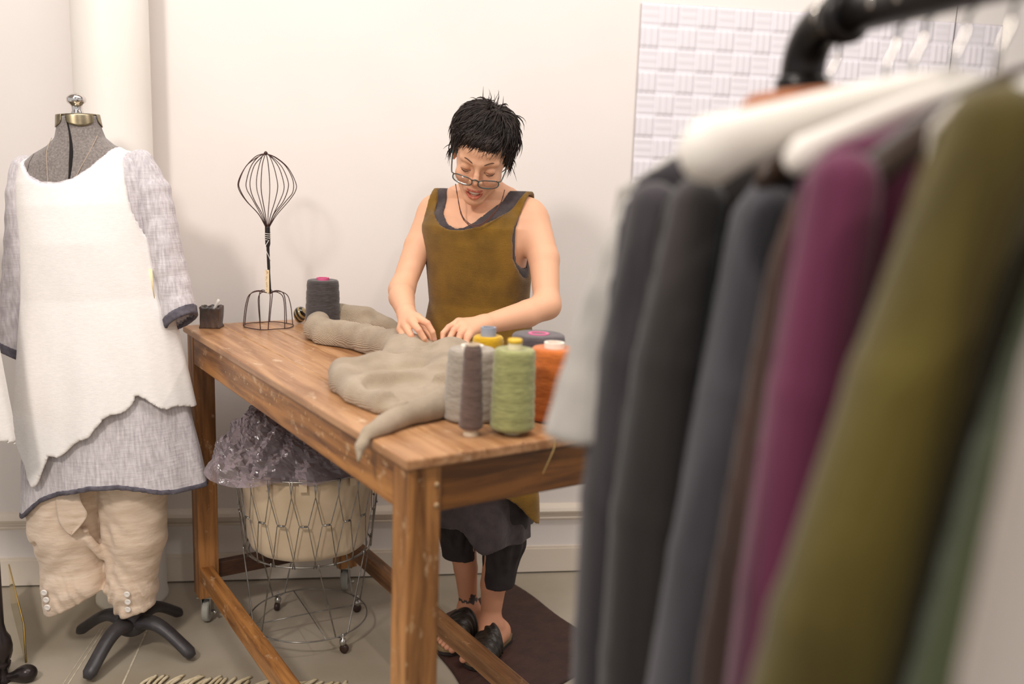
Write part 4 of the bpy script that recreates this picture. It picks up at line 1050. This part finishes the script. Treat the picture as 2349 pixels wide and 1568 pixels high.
# scalloped neck cap plates
for k in range(4):
    a0 = -PI/2+.52+k*PI/2-.0; 
    def plate(u, w, a0=a0):
        a = a0+(u-.5)*1.30; bot = 1.518-.016*math.sin(PI*u)**.6; z = 1.5345+(bot-1.5345)*w; r = np.interp(z, FZ, FW)+.0022
        return V(r*math.cos(a), r*math.sin(a), z)
    pl_ = obj('neck_plate', G().grid(plate, 18, 8), M_nick, form, local=True); md = pl_.modifiers.new('s', 'SOLIDIFY'); md.thickness = .0018
    a = a0; obj('rivet', G().lathe([(.0005, .0022), (.0028, .0014), (.0034, 0)], 12).xf(Matrix.Translation((.056*math.cos(a), .056*math.sin(a), 1.5065)) @ Matrix.Rotation(a+PI/2, 4, 'Z') @ Matrix.Rotation(PI/2, 4, 'X')), M_nick, pl_, local=True)
obj('neck_cap', G().lathe([(.0005, 1.531), (.049, 1.531), (.0505, 1.533), (.049, 1.5355), (.0005, 1.537)], 40), M_nick, form, local=True)
obj('knob', autosm(G().lathe([(.016, 1.535), (.0165, 1.540), (.0135, 1.546), (.0135, 1.556), (.017, 1.562), (.0225, 1.566), (.0245, 1.570), (.0245, 1.578), (.0225, 1.5815), (.019, 1.586), (.010, 1.590), (.0005, 1.5915)], 40)), M_chr, form, local=True)
obj('pole', G().lathe([(.016, .09), (.016, .74)], 24), M_iron, form, local=True)
# cast stand: hub and four feet (flat on the floor)
hub = obj('stand_hub', G().lathe([(.0005, .052), (.03, .052), (.042, .062), (.044, .085), (.034, .112), (.024, .135), (.019, .17), (.0005, .172)], 36, tuple(FB+V(.0, 0, -.0))), M_iron, form)
for tip in ((-1.274, 2.556), (-1.131, 2.300), (-.888, 2.435), (-1.018, 2.690)):
    tx = V(*tip, 0)-FB; d = tx/np.linalg.norm(tx); Lr = np.linalg.norm(tx); n = 16; pts = []; R = []
    for i in range(n):
        t = i/(n-1); r = .02+(Lr-.02)*t
        z = .083+.022*math.sin(PI*min(1, t*1.25))*(1-t)-.066*t**2.6; pts.append(FB+d*r+V(0, 0, z)); R.append(.030-.009*t-.004*math.sin(PI*t))
    R[-1] = .012
    obj('stand_foot', G().tube(pts, R, 14, flat=.78), M_iron, form)

# cloth helper in the form's own frame
def form_obj(name, vf, m, parent=None):
    o = obj(name, vf, m, parent, local=True)
    if parent is None: o.location = FB; o.rotation_euler = (0, FT, 0)
    return o
nkf = interpx([(-.20, 1.50), (-.155, 1.46), (-.142, 1.435), (-.133, 1.408), (-.110, 1.376), (-.070, 1.358), (-.022, 1.355), (.018, 1.366), (.055, 1.390), (.088, 1.422), (.108, 1.452), (.13, 1.50)])
def capshoulder(s, g):
    for q in (-1, 1): s.cap((q*.06, 0, 1.425), (q*.148, 0, 1.395), .034+g, .030+g, k=.03)
# grey linen dress: body, two sleeves, dark bindings
gz = [.44, .50, .62, .75, .90, 1.05, 1.20, 1.30, 1.36, 1.41, 1.435, 1.46]
gw = [.262, .256, .240, .222, .200, .178, .168, .172, .172, .160, .128, .09]
gd = [.150, .148, .140, .132, .126, .118, .128, .120, .106, .090, .080, .072]
fold_g = lambda a, z: np.clip((1.1-z)/.6, 0, 1)*(.035*np.sin(5*a+.7)+.025*np.sin(8*a+2.1)+.012*np.sin(15*a))+.004*np.sin(9*a+30*z)
def ghem(x, y): 
    f = np.interp(x, [-.30, -.23, -.16, -.10, .0, .07, .13, .17, .22, .30], [.425, .445, .500, .522, .542, .540, .528, .512, .505, .505])
    b = np.interp(x, [-.3, -.2, 0, .2, .3], [.40, .42, .46, .50, .52]); t = np.clip((y+.06)/.08, 0, 1); return f*(1-t)+b*t
def gdress(off, thick, lo_cut, hi_cut=None):
    s = SD((-.32, -.22, .37), (.32, .22, 1.47), .005)
    s.put(loft(gz, np.array(gw)+off, np.array(gd)+off, 0, [0]*len(gz), 2.15, None, None, fold_g), s.lo, s.lo+s.n*s.h, k=.001)
    s.shell(thick)
    def cut(x, y, z):
        r = np.maximum(z-np.where(y < 0, nkf(x)+.004, 1.432+0*x), lo_cut(x, y)-z)
        if hi_cut is not None: r = np.maximum(r, z-hi_cut(x, y))
        return r*.8
    return s.limit(cut).surf()
M_lin = mat('grey_linen', '#d6d0d3', .92, '#b2abaf', 26, (6, 6, 1), 6, .3, .7, bump=.45, bscale=22, bstretch=(1, 1, 6), sheen=.2)
M_bind = mat('slate_binding', '#66626b', .9, '#4f4b54', 60, bump=.4, bscale=90)
gl = form_obj('linen_dress', gdress(0, .010, ghem), M_lin)
tag(gl, 'grey gauze linen dress with slate edging on the dress form under the white tunic', 'dress')
form_obj('hem_binding', gdress(.0025, .015, lambda x, y: ghem(x, y)-.004, lambda x, y: ghem(x, y)+.011), M_bind, gl)
def sleeve(q, pts, rx, off=0., z_hi=None, z_lo=None, th=.009):
    P = [V(*p) for p in pts]; lo = np.min(P, 0)-.09; hi = np.max(P, 0)+.09
    s = SD(lo, hi, .0045)
    for i in range(len(P)-1): s.cap(P[i], P[i+1], rx[i]+off, rx[i+1]+off, k=.003)
    s.noise(lambda x, y, z: .0022*np.sin(55*x+40*y+9*z+3*np.sin(8*z))*np.sin(14*z+1.3)+.001*np.sin(110*z-50*x+30*y))
    s.shell(th+off)
    ax = P[-1]-P[-2]; ax /= np.linalg.norm(ax); ax = ax*.9+V(q*.35, -.2, 0); ax /= np.linalg.norm(ax)
    pr = lambda x, y, z: (x-P[-1][0])*ax[0]+(y-P[-1][1])*ax[1]+(z-P[-1][2])*ax[2]
    if z_lo is not None: s.limit(lambda x, y, z: z_lo-pr(x, y, z))
    s.limit(lambda x, y, z: pr(x, y, z)-(z_hi or 0))
    return s.surf()
RS = [(.158, .0, 1.405), (.182, .0, 1.33), (.200, -.005, 1.20), (.218, -.01, 1.08), (.235, -.02, .975)]
LS = [(-.155, .0, 1.400), (-.166, -.01, 1.33), (-.184, -.015, 1.20), (-.212, -.02, 1.05), (-.243, -.03, .90)]
rr_ = [.036, .046, .046, .044, .048]; rl_ = [.036, .042, .041, .041, .047]
for q, P, r in ((1, RS, rr_), (-1, LS, rl_)):
    sv = form_obj('sleeve', sleeve(q, P, r), M_lin, gl)
    form_obj('cuff_binding', sleeve(q, P, r, .0025, .003, -.022), M_bind, sv)
# white tunic over it
wz = [.50, .60, .72, .85, .95, 1.05, 1.20, 1.30, 1.36, 1.41, 1.435, 1.46]
ww = [.262, .258, .246, .228, .212, .194, .178, .178, .177, .163, .130, .092]
wd = [.172, .168, .160, .152, .144, .136, .138, .128, .112, .094, .083, .075]
fold_w = lambda a, z: np.clip((1.15-z)/.5, 0, 1)*(.022*np.sin(5*a+.7)+.018*np.sin(9*a+.4)+.008*np.sin(17*a+1))+.002*np.sin(9*a+30*z)
def whem(x, y):
    f = np.interp(x, [-.30, -.232, -.222, -.205, -.192, -.186, -.168, -.152, -.137, -.105, -.080, -.045, -.02, .015, .035, .062, .107, .128, .135, .16, .20, .3],
                  [.70, .668, .643, .612, .600, .572, .548, .556, .576, .634, .637, .656, .672, .693, .716, .738, .756, .772, .79, .775, .745, .73])
    b = np.interp(x, [-.3, 0, .3], [.66, .72, .74]); t = np.clip((y+.04)/.08, 0, 1); return f*(1-t)+b*t+.004*np.sin(70*x+20*y)
def wtunic():
    s = SD((-.32, -.22, .50), (.32, .22, 1.47), .005)
    s.put(loft(wz, ww, wd, 0, [0]*len(wz), 2.15, None, None, fold_w), s.lo, s.lo+s.n*s.h, k=.001)
    s.shell(.0105)
    ar = lambda z: np.interp(z, [.4, 1.00, 1.10, 1.18, 1.22, 1.28, 1.36, 1.43, 1.5], [.5, .5, .30, .185, .163, .148, .138, .130, .120])
    def cut(x, y, z):
        r = np.maximum(z-np.where(y < 0, nkf(x), 1.44+0*x), whem(x, y)-z); r = np.maximum(r, x-ar(z)); r = np.maximum(r, -np.interp(z, [.4, 1.15, 1.25, 1.36, 1.43, 1.5], [.5, .5, .19, .172, .160, .15])-x)
        return r*.8
    return s.limit(cut).surf()
M_white = mat('white_gauze_knit', '#f1edea', .9, '#ebe7e4', 60, (1, 1, 4), 4, bump=.14, bscale=150, sheen=.2)
wt_ = form_obj('white_tunic', wtunic(), M_white)
tag(wt_, 'sleeveless white tunic with a slanted ragged hem on the grey dress form', 'tunic')
form_obj('price_tag', G().box((.166, -.055, 1.045), (.182, -.0535, 1.125)), mat('cream_card', '#ecd9ad', .7), wt_)
nl = G().tube(catmull([V(-.062, -.03, 1.475), V(-.060, fsurf(-.060, 1.44)-.002, 1.44), V(-.054, fsurf(-.054, 1.40)-.002, 1.40), V(-.050, fsurf(-.05, 1.355)-.002, 1.355)], 5), .0009, 5)
nl.tube(catmull([V(.060, -.03, 1.478), V(.058, fsurf(.058, 1.45)-.002, 1.45), V(.038, fsurf(.038, 1.40)-.002, 1.40), V(.016, fsurf(.016, 1.355)-.002, 1.355)], 5), .0009, 5)
nk_ = form_obj('necklace', nl, mat('straw_cord', '#b7a48f', .6))
tag(nk_, 'thin straw coloured necklace cord around the neck of the dress form', 'necklace')
# cream linen trousers
def trousers():
    s = SD((-.34, -.2, .08), (.24, .2, .78), .0045)
    Lp = [(-.09, 0, .74), (-.145, -.0, .50), (-.15, -.005, .38), (-.142, -.0, .28), (-.142, -.005, .215), (-.150, -.01, .165)]
    Rp = [(.075, 0, .74), (.045, .0, .50), (.040, -.002, .36), (.022, .0, .26), (.018, -.005, .20), (.022, -.01, .155)]
    s.chain([V(*p) for p in Lp], [.12, .108, .104, .090, .096, .088], k=.02)
    s.chain([V(*p) for p in Rp], [.11, .092, .090, .072, .071, .060], k=.02)
    # a loose flap of cloth folded between the legs
    s.cap((-.062, -.085, .40), (-.04, -.05, .31), .012, .010, k=.015)
    s.cap((-.008, -.11, .50), (-.018, -.075, .30), .020, k=.02, sub=True); s.cap((-.075, -.09, .395), (-.03, -.075, .37), .008, k=.01, sub=True)
    s.cap((-.245, -.05, .335), (-.20, -.09, .365), .006, k=.012, sub=True)
    s.noise(lambda x, y, z: .0026*np.sin(70*z+30*x+6*np.sin(20*x))*np.sin(25*z-12*x+20*y)+np.clip((.30-z)/.1, 0, 1)*.0042*np.sin(95*z+25*x+9*np.sin(33*x+4))*np.sin(38*x+14*z+20*y+1))
    hemf = lambda x, y: np.where(x < -.05, .150-.06*np.clip((-.05-x), 0, .19)*.9+.055*np.clip((x+.19)/.14, 0, 1), .118+.02*np.abs(np.sin(18*x)))
    s.limit(lambda x, y, z: hemf(x, y)-z, .006); s.limit(lambda x, y, z: z-.76+0*x+0*y)
    return s.surf()
M_cream = mat('cream_linen', '#e3cfbb', .9, '#d3bca6', 14, (1, 1, 5), 6, bump=.8, bscale=26, bstretch=(1, 1, 2.5), sheen=.2)
tr_ = form_obj('linen_trousers', trousers(), M_cream)
tag(tr_, 'crumpled cream linen cropped trousers with white buttons at the cuffs, on the dress form', 'trousers')
def foldp(u, w):
    L_ = [V(-.120, -.094, .575), V(-.121, -.106, .50), V(-.116, -.110, .44), V(-.088, -.109, .400)]; R_ = [V(-.064, -.080, .575), V(-.052, -.104, .50), V(-.037, -.112, .455), V(-.084, -.110, .398)]
    a = catmull(L_, 8); b = catmull(R_, 8); i = int(round(w*24)); return a[i]*(1-u)+b[i]*u+V(0, -.006*math.sin(PI*u)*(1-w)-.002*math.sin(9*w+5*u), 0)
ff = form_obj('cloth_fold', G().grid(foldp, 14, 25), M_cream, tr_); md = ff.modifiers.new('s', 'SOLIDIFY'); md.thickness = .004
M_btn = mat('white_button', '#efeae4', .3, coat=.3)
for (x, y, z) in ((-.190, -.095, .226), (-.188, -.092, .203), (-.186, -.094, .181), (.036, -.078, .208), (.034, -.074, .183), (.030, -.070, .158)):
    b = G().lathe([(.0005, .004), (.005, .004), (.0075, .0052), (.0088, .0035), (.0088, 0), (.0005, 0)], 20).xf(Matrix.Translation((x, y, z)) @ Matrix.Rotation(PI/2+.1, 4, 'X'))
    form_obj('button', b, M_btn, tr_)

# ------------------------------------------------------------------ second stand, its garment, and the clear sheet at the left edge
st = empty('garment_stand', (-1.42, 2.30, 0)); tag(st, 'dark turned stand with a flat rounded foot at the bottom left corner', 'stand')
M_dk = mat('dark_bronze', '#3a3231', .28, '#2c2625', 15, metal=.5)
obj('turned_post', G().lathe([(.0005, .0), (.020, 0), (.020, .012), (.014, .02), (.0135, .04), (.021, .048), (.0225, .056), (.018, .062), (.023, .068), (.028, .085), (.029, .105), (.025, .128), (.016, .145), (.0115, .17), (.0115, .70)], 36, (-1.362, 2.30, 0)), M_dk, st)
for a, l in ((.12, .062), (2.2, .06), (-1.9, .06)):
    p0 = V(-1.362, 2.30, 0); d = V(math.cos(a), math.sin(a), 0)
    s = SD(p0+V(-.1, -.1, 0), p0+V(.1, .1, .1), .004); s.cap(p0+V(0, 0, .012), p0+d*l+V(0, 0, .018), .010, .014, k=.01); s.ell(p0+d*l+V(0, 0, .024), (.028, .024, .022), k=.02)
    s.limit(lambda x, y, z: -z+0*x+0*y)
    obj('foot', s.surf(), M_dk, st)
def tunic2():
    s = SD((-.26, -.2, .60), (.26, .2, 1.42), .007)
    s.put(loft([.6, .8, 1.1, 1.3, 1.38, 1.42], [.25, .225, .18, .17, .15, .09], [.15, .14, .125, .11, .09, .07], 0, [0]*6, 2.2, None, None, fold_w), s.lo, s.lo+s.n*s.h, k=.001)
    s.shell(.012); s.limit(lambda x, y, z: np.maximum((.72-.12*np.clip(x*3, -1, 1)+.01*np.sin(40*x))-z, z-1.40)); return s.surf()
t2 = obj('white_tunic', tunic2(), M_white, None, local=True); t2.location = (-1.515, 2.25, .075)
tag(t2, 'white tunic mostly outside the picture at the left edge, above the dark turned stand', 'tunic')
m = bpy.data.materials.new('clear_acrylic'); m.use_nodes = True; nt = m.node_tree; L = nt.links.new
trn = nt.nodes.new('ShaderNodeBsdfTransparent'); trn.inputs[0].default_value = (.93, .88, .72, 1); gls = nt.nodes.new('ShaderNodeBsdfGlossy'); gls.inputs['Roughness'].default_value = .04; gls.inputs[0].default_value = (1, .97, .9, 1)
mx = nt.nodes.new('ShaderNodeMixShader'); fr = nt.nodes.new('ShaderNodeFresnel'); L(fr.outputs[0], mx.inputs[0]); L(trn.outputs[0], mx.inputs[1]); L(gls.outputs[0], mx.inputs[2]); L(mx.outputs[0], nt.nodes['Material Output'].inputs['Surface'])
P0, P1 = V(-1.352, 2.40, 0), V(-1.585, 2.75, 0); d = P1-P0; n = V(-d[1], d[0], 0)/np.linalg.norm(d)*.0025
g = G(); g.add([P0-n, P1-n, P1+n, P0+n]+[p+V(0, 0, .135 if i in (1, 2) else .118) for i, p in enumerate((P0-n, P1-n, P1+n, P0+n))], [(3, 2, 1, 0), (4, 5, 6, 7), (0, 1, 5, 4), (1, 2, 6, 5), (2, 3, 7, 6), (3, 0, 4, 7)])
ac = obj('acrylic_sheet', g, m, smooth=False); tag(ac, 'clear yellowish acrylic sheet standing on edge on the floor at the left', 'acrylic sheet')
e = G(); e.tube([P0+V(0, 0, .001), P0+V(0, 0, .118), P1+V(0, 0, .135)], .0016, 6)
obj('polished_edge', e, mat('amber_edge', '#c9a24e', .25), ac)
# ================================================================== the clothes rack in front
RO = V(.296, 1.0, 1.569); RD = V(.296, -.955, 0); RD /= np.linalg.norm(RD); RLv = V(.955, .296, 0)
M_pipe = mat('black_iron_pipe', '#23201f', .3, '#1a1716', 40, metal=.6, spec=.6)
rack = empty('clothes_rack', (RO[0], RO[1], 0)); tag(rack, 'black iron pipe clothes rack in the right foreground', 'clothes rack')
pr = .0178
bend = [RO+V(0, 0, -.06)-RD*.0]+[RO+RD*(.045*(1-math.cos(t)))+V(0, 0, -.045+.045*math.sin(t)) for t in np.linspace(0, PI/2, 10)]+[RO+RD*.06]
obj('elbow', G().tube(bend, .0225, 20), M_pipe, rack)
obj('elbow_collar', G().lathe([(.02, -.072), (.0262, -.070), (.0268, -.054), (.022, -.05)], 24, tuple(RO)), M_pipe, rack)
obj('elbow_collar', G().tube([RO+RD*.052, RO+RD*.056, RO+RD*.07, RO+RD*.074], [.021, .0265, .0265, .021], 24), M_pipe, rack)
obj('post', G().lathe([(pr, .02), (pr, 1.50)], 24, (RO[0], RO[1], 0)), M_pipe, rack)
obj('rail', G().tube([RO+RD*.06, RO+RD*.95], pr, 24), M_pipe, rack)
obj('base_flange', G().lathe([(.0005, 0), (.05, 0), (.05, .008), (.026, .012), (.024, .03), (.0005, .03)], 32, (RO[0], RO[1], 0)), M_pipe, rack)
M_hook = mat('bright_wire_hook', '#d6d2ca', .15, metal=1)
M_pad = mat('white_satin_padding', '#f4ede3', .5, sheen=.3)
M_hwood = mat('varnished_beech', '#b5692f', .35, '#9a5424', 20, (4, 1, 1))
M_hdark = mat('dark_hanger_wood', '#3a2a20', .4)
def rp(s, l, dz, r=0.): return RO+RD*(s+r)+RLv*l+V(0, 0, dz)
def hanger(s, label, kind, half=.2, r=.012, drop=.115, swing=0.0, tip=None):
    root = empty('clothes_hanger', rp(s, 0, -.1)); tag(root, label, 'hanger', 'hangers on the pipe rail')
    hk = [rp(s, .012, -.006+.028*math.sin(PI*t)+.0, 0)*0+RO+RD*s+RLv*(.0225*math.cos(PI*t-.35))+V(0, 0, .0225*math.sin(PI*t-.35)) for t in np.linspace(0, 1.0, 12)][::-1]
    hk = hk[:]+[]
    hk2 = [RO+RD*s+RLv*(.0225*math.cos(a))+V(0, 0, .0225*math.sin(a)) for a in np.linspace(PI+.2, -PI/2+.5, 18)]
    hk2 += [rp(s, .010, -.036), rp(s, .002, -.052), rp(s, 0, -.075)]
    obj('hook', G().tube(hk2, .0021, 8), M_hook, root)
    t_ = np.linspace(-1, 1, 31); pts = []; R = []
    for t in t_:
        x = t*half; z = -.078-drop*abs(t)**1.35-.004*math.cos(t*3); pts.append(rp(s, x, z, .012*abs(t)**2))
        rr = r*(1+.75*abs(t)**5) if kind == 'padded' else r
        if abs(t) > .985: rr *= .55
        R.append(rr)
    e0, e1 = pts[0]+(pts[0]-pts[1])*.35, pts[-1]+(pts[-1]-pts[-2])*.35
    obj('padded_bar' if kind == 'padded' else 'wooden_bar', G().tube([e0]+pts+[e1], [R[0]*.25]+R+[R[-1]*.25], 16, flat=1.15), M_pad if kind == 'padded' else M_hwood if kind == 'wood' else M_hdark, root)
    return root
def cloth_mat(name, c, c2, bump=.4): return mat(name, c, .92, c2, 10, (1.8, 1.8, .12), 4, .36, .64, bump=bump, bscale=50, sheen=.25)
def garm(name, s, label, m, edge, ds=None, neck=.07, nd=.05, lo=.30, sleeves=None, ph=0., cat='garment', grp='garments on the pipe rack', amp=.22, sl_r=.034, top=-.085):
    """a garment hanging across the rail; l along the hanger, r along the rail, z up (relative to the rail)
    edge lists (height, half width) from the shoulder down"""
    half = edge[0][1]; sh = edge[0][0]
    zs = [top]+[sh+(top-sh)*.55]+[e[0] for e in edge]; ws = [.045, half*.62]+[e[1] for e in edge]
    zs.append(-1.35); ws.append(edge[-1][1]+.35*(edge[-1][1]-edge[-2][1])/abs(edge[-1][0]-edge[-2][0]))
    o_ = np.argsort(zs); zs2 = np.array(zs)[o_]; ws = np.array(ws)[o_]
    D = np.interp(zs2, [-1.3, -.6, -.3, -.15, -.08], [.042, .038, .031, .024, .018])
    fold = lambda a, z: np.clip((-.15-z)/.5, 0, 1)*np.cos(a)**2*(amp*np.sin(7*a+ph)+amp*.6*np.sin(13*a+2*ph))
    s3 = SD((-.36, -.10, lo-1.569), (.36, .10, -.05), .0062)
    s3.put(loft(zs2, ws, D, 0, [0]*len(zs2), 2.0, None, None, fold), s3.lo, s3.lo+s3.n*s3.h, k=.001)
    s3.shell(.012)
    s3.limit(lambda x, y, z: np.maximum((lo-1.569+.012)-z, (z-(top-np.where(y > 0, nd, .012)*np.clip(1-(x/neck)**2, 0, 1)+np.clip(np.abs(x)-neck, 0, .1)*2))*.6))
    vs, F = s3.surf()
    Wm = lambda q: RO+RD*s+q[:, :1]*RLv+q[:, 1:2]*RD+q[:, 2:]*V(0, 0, 1)
    o0 = rp(s, 0, -.1)
    o = obj(name, (Wm(vs)-o0, F), m); o.location = o0; tag(o, label, cat, grp)
    if sleeves:
        zl, off = sleeves
        for q in (-1, 1):
            zz = np.linspace(sh-.03, zl, 6); P = [V(q*(np.interp(z, zs2, ws)-sl_r*.8+off*k/5), .014+.004*k, z) for k, z in enumerate(zz)]
            s4 = SD(np.min(P, 0)-.08, np.max(P, 0)+.08, .0065)
            s4.chain(P, list(np.interp(np.linspace(0, 1, 6), [0, .3, 1], [sl_r*.75, sl_r, sl_r*1.1])), k=.02)
            s4.shell(.012)
            s4.limit(lambda x, y, z: zl-z+0*x+0*y)
            vs, F = s4.surf(); sv = obj('sleeve', (Wm(vs), F), m, o)
    return o
hanger(.045, 'dark wooden hanger nearest the pipe elbow, carrying the pale grey linen top', 'dark', half=.17, drop=.09)
hanger(.130, 'orange brown wooden hanger second from the pipe elbow, its bar showing above the white padding', 'wood', r=.012, half=.150, drop=.030)
hanger(.165, 'dark hanger between the black garment and the steel grey garment', 'dark', half=.15, drop=.09)
hanger(.215, 'fat white padded hanger whose rounded left end shows above the dark garments', 'padded', r=.0155, half=.244, drop=.074)
hanger(.262, 'slim white padded hanger with its small round end left of the purple garment', 'padded', half=.186, r=.0085, drop=.075)
hanger(.305, 'dark hanger carrying the purple garment', 'dark', half=.16, drop=.09)
hanger(.375, 'white padded hanger inside the white garment between purple and olive', 'padded', r=.010, half=.13, drop=.05)
hanger(.430, 'white padded hanger showing in the neck of the olive garment', 'padded', r=.012, half=.15, drop=.05)
garm('linen_blouse', .005, 'pale blue grey linen top, farthest on the rack, with its cuffed sleeve over the table', cloth_mat('pale_grey_linen', '#b3aea6', '#96918b'),
     [(-.172, .205), (-.20, .21), (-.45, .20), (-.8, .20)], lo=.95, sleeves=(-.42, .070), ph=.4, sl_r=.040)
garm('charcoal_sweater', .055, 'charcoal garment hanging directly in front of the pale grey linen top', cloth_mat('charcoal_wool', '#433d41', '#2a2629'), [(-.160, .205), (-.19, .222), (-.415, .248), (-.68, .250)], lo=.34, ph=1.1, sleeves=(-.9, 0))
garm('black_sweater', .105, 'brown black garment with a deep dark fold, third from the pipe elbow', cloth_mat('black_wool', '#332d2b', '#171413'), [(-.155, .180), (-.185, .203), (-.40, .236), (-.66, .242)], lo=.30, ph=2.3, sleeves=(-.9, 0))
garm('steel_grey_sweater', .160, 'steel grey garment between the black one and the narrow brown one', cloth_mat('steel_grey_wool', '#535156', '#37353a'), [(-.160, .145), (-.19, .166), (-.387, .191), (-.9, .25)], lo=.30, ph=.2, sleeves=(-.95, 0))
garm('brown_sweater', .245, 'narrow brown garment showing as a strip left of the purple one', cloth_mat('brown_wool', '#664f45', '#463630'), [(-.150, .150), (-.18, .165), (-.224, .179), (-.364, .195), (-.55, .215), (-.8, .22)], lo=.35, ph=1.7)
garm('purple_sweater', .300, 'plum purple garment in the middle of the rack', cloth_mat('plum_wool', '#71304f', '#451b30'), [(-.135, .172), (-.165, .196), (-.35, .211), (-.8, .236)], lo=.40, ph=.9, sleeves=(-.9, 0), top=-.100, neck=.1)
garm('white_blouse', .365, 'white garment whose shoulder shows between purple and olive', cloth_mat('white_cotton', '#f2ebe2', '#e6dcd0', .2), [(-.105, .128), (-.125, .146), (-.15, .147), (-.4, .148), (-.8, .15)], lo=.75, ph=.5, amp=.08, top=-.085)
garm('olive_sweater', .425, 'large olive green garment, broadest on the rack', cloth_mat('olive_wool', '#6d6026', '#4d4115'), [(-.105, .172), (-.130, .194), (-.30, .242), (-.464, .284), (-.8, .35)], lo=.45, ph=2.0, sleeves=(-.85, 0), sl_r=.04, top=-.088, neck=.14, nd=.08)
garm('green_sweater', .505, 'dark green garment to the right of the olive one', cloth_mat('forest_wool', '#4b5434', '#323921'), [(-.150, .16), (-.18, .185), (-.30, .218), (-.424, .240), (-.8, .29)], lo=.5, ph=.2, sleeves=(-.8, 0))
garm('cream_blouse', .575, 'pale cream garment at the right edge, nearest the camera', cloth_mat('cream_cotton', '#d9cdc4', '#c9bcb2', .2), [(-.155, .22), (-.18, .25), (-.235, .266), (-.305, .273), (-.378, .280), (-.8, .30)], lo=.55, ph=.9, amp=.1)
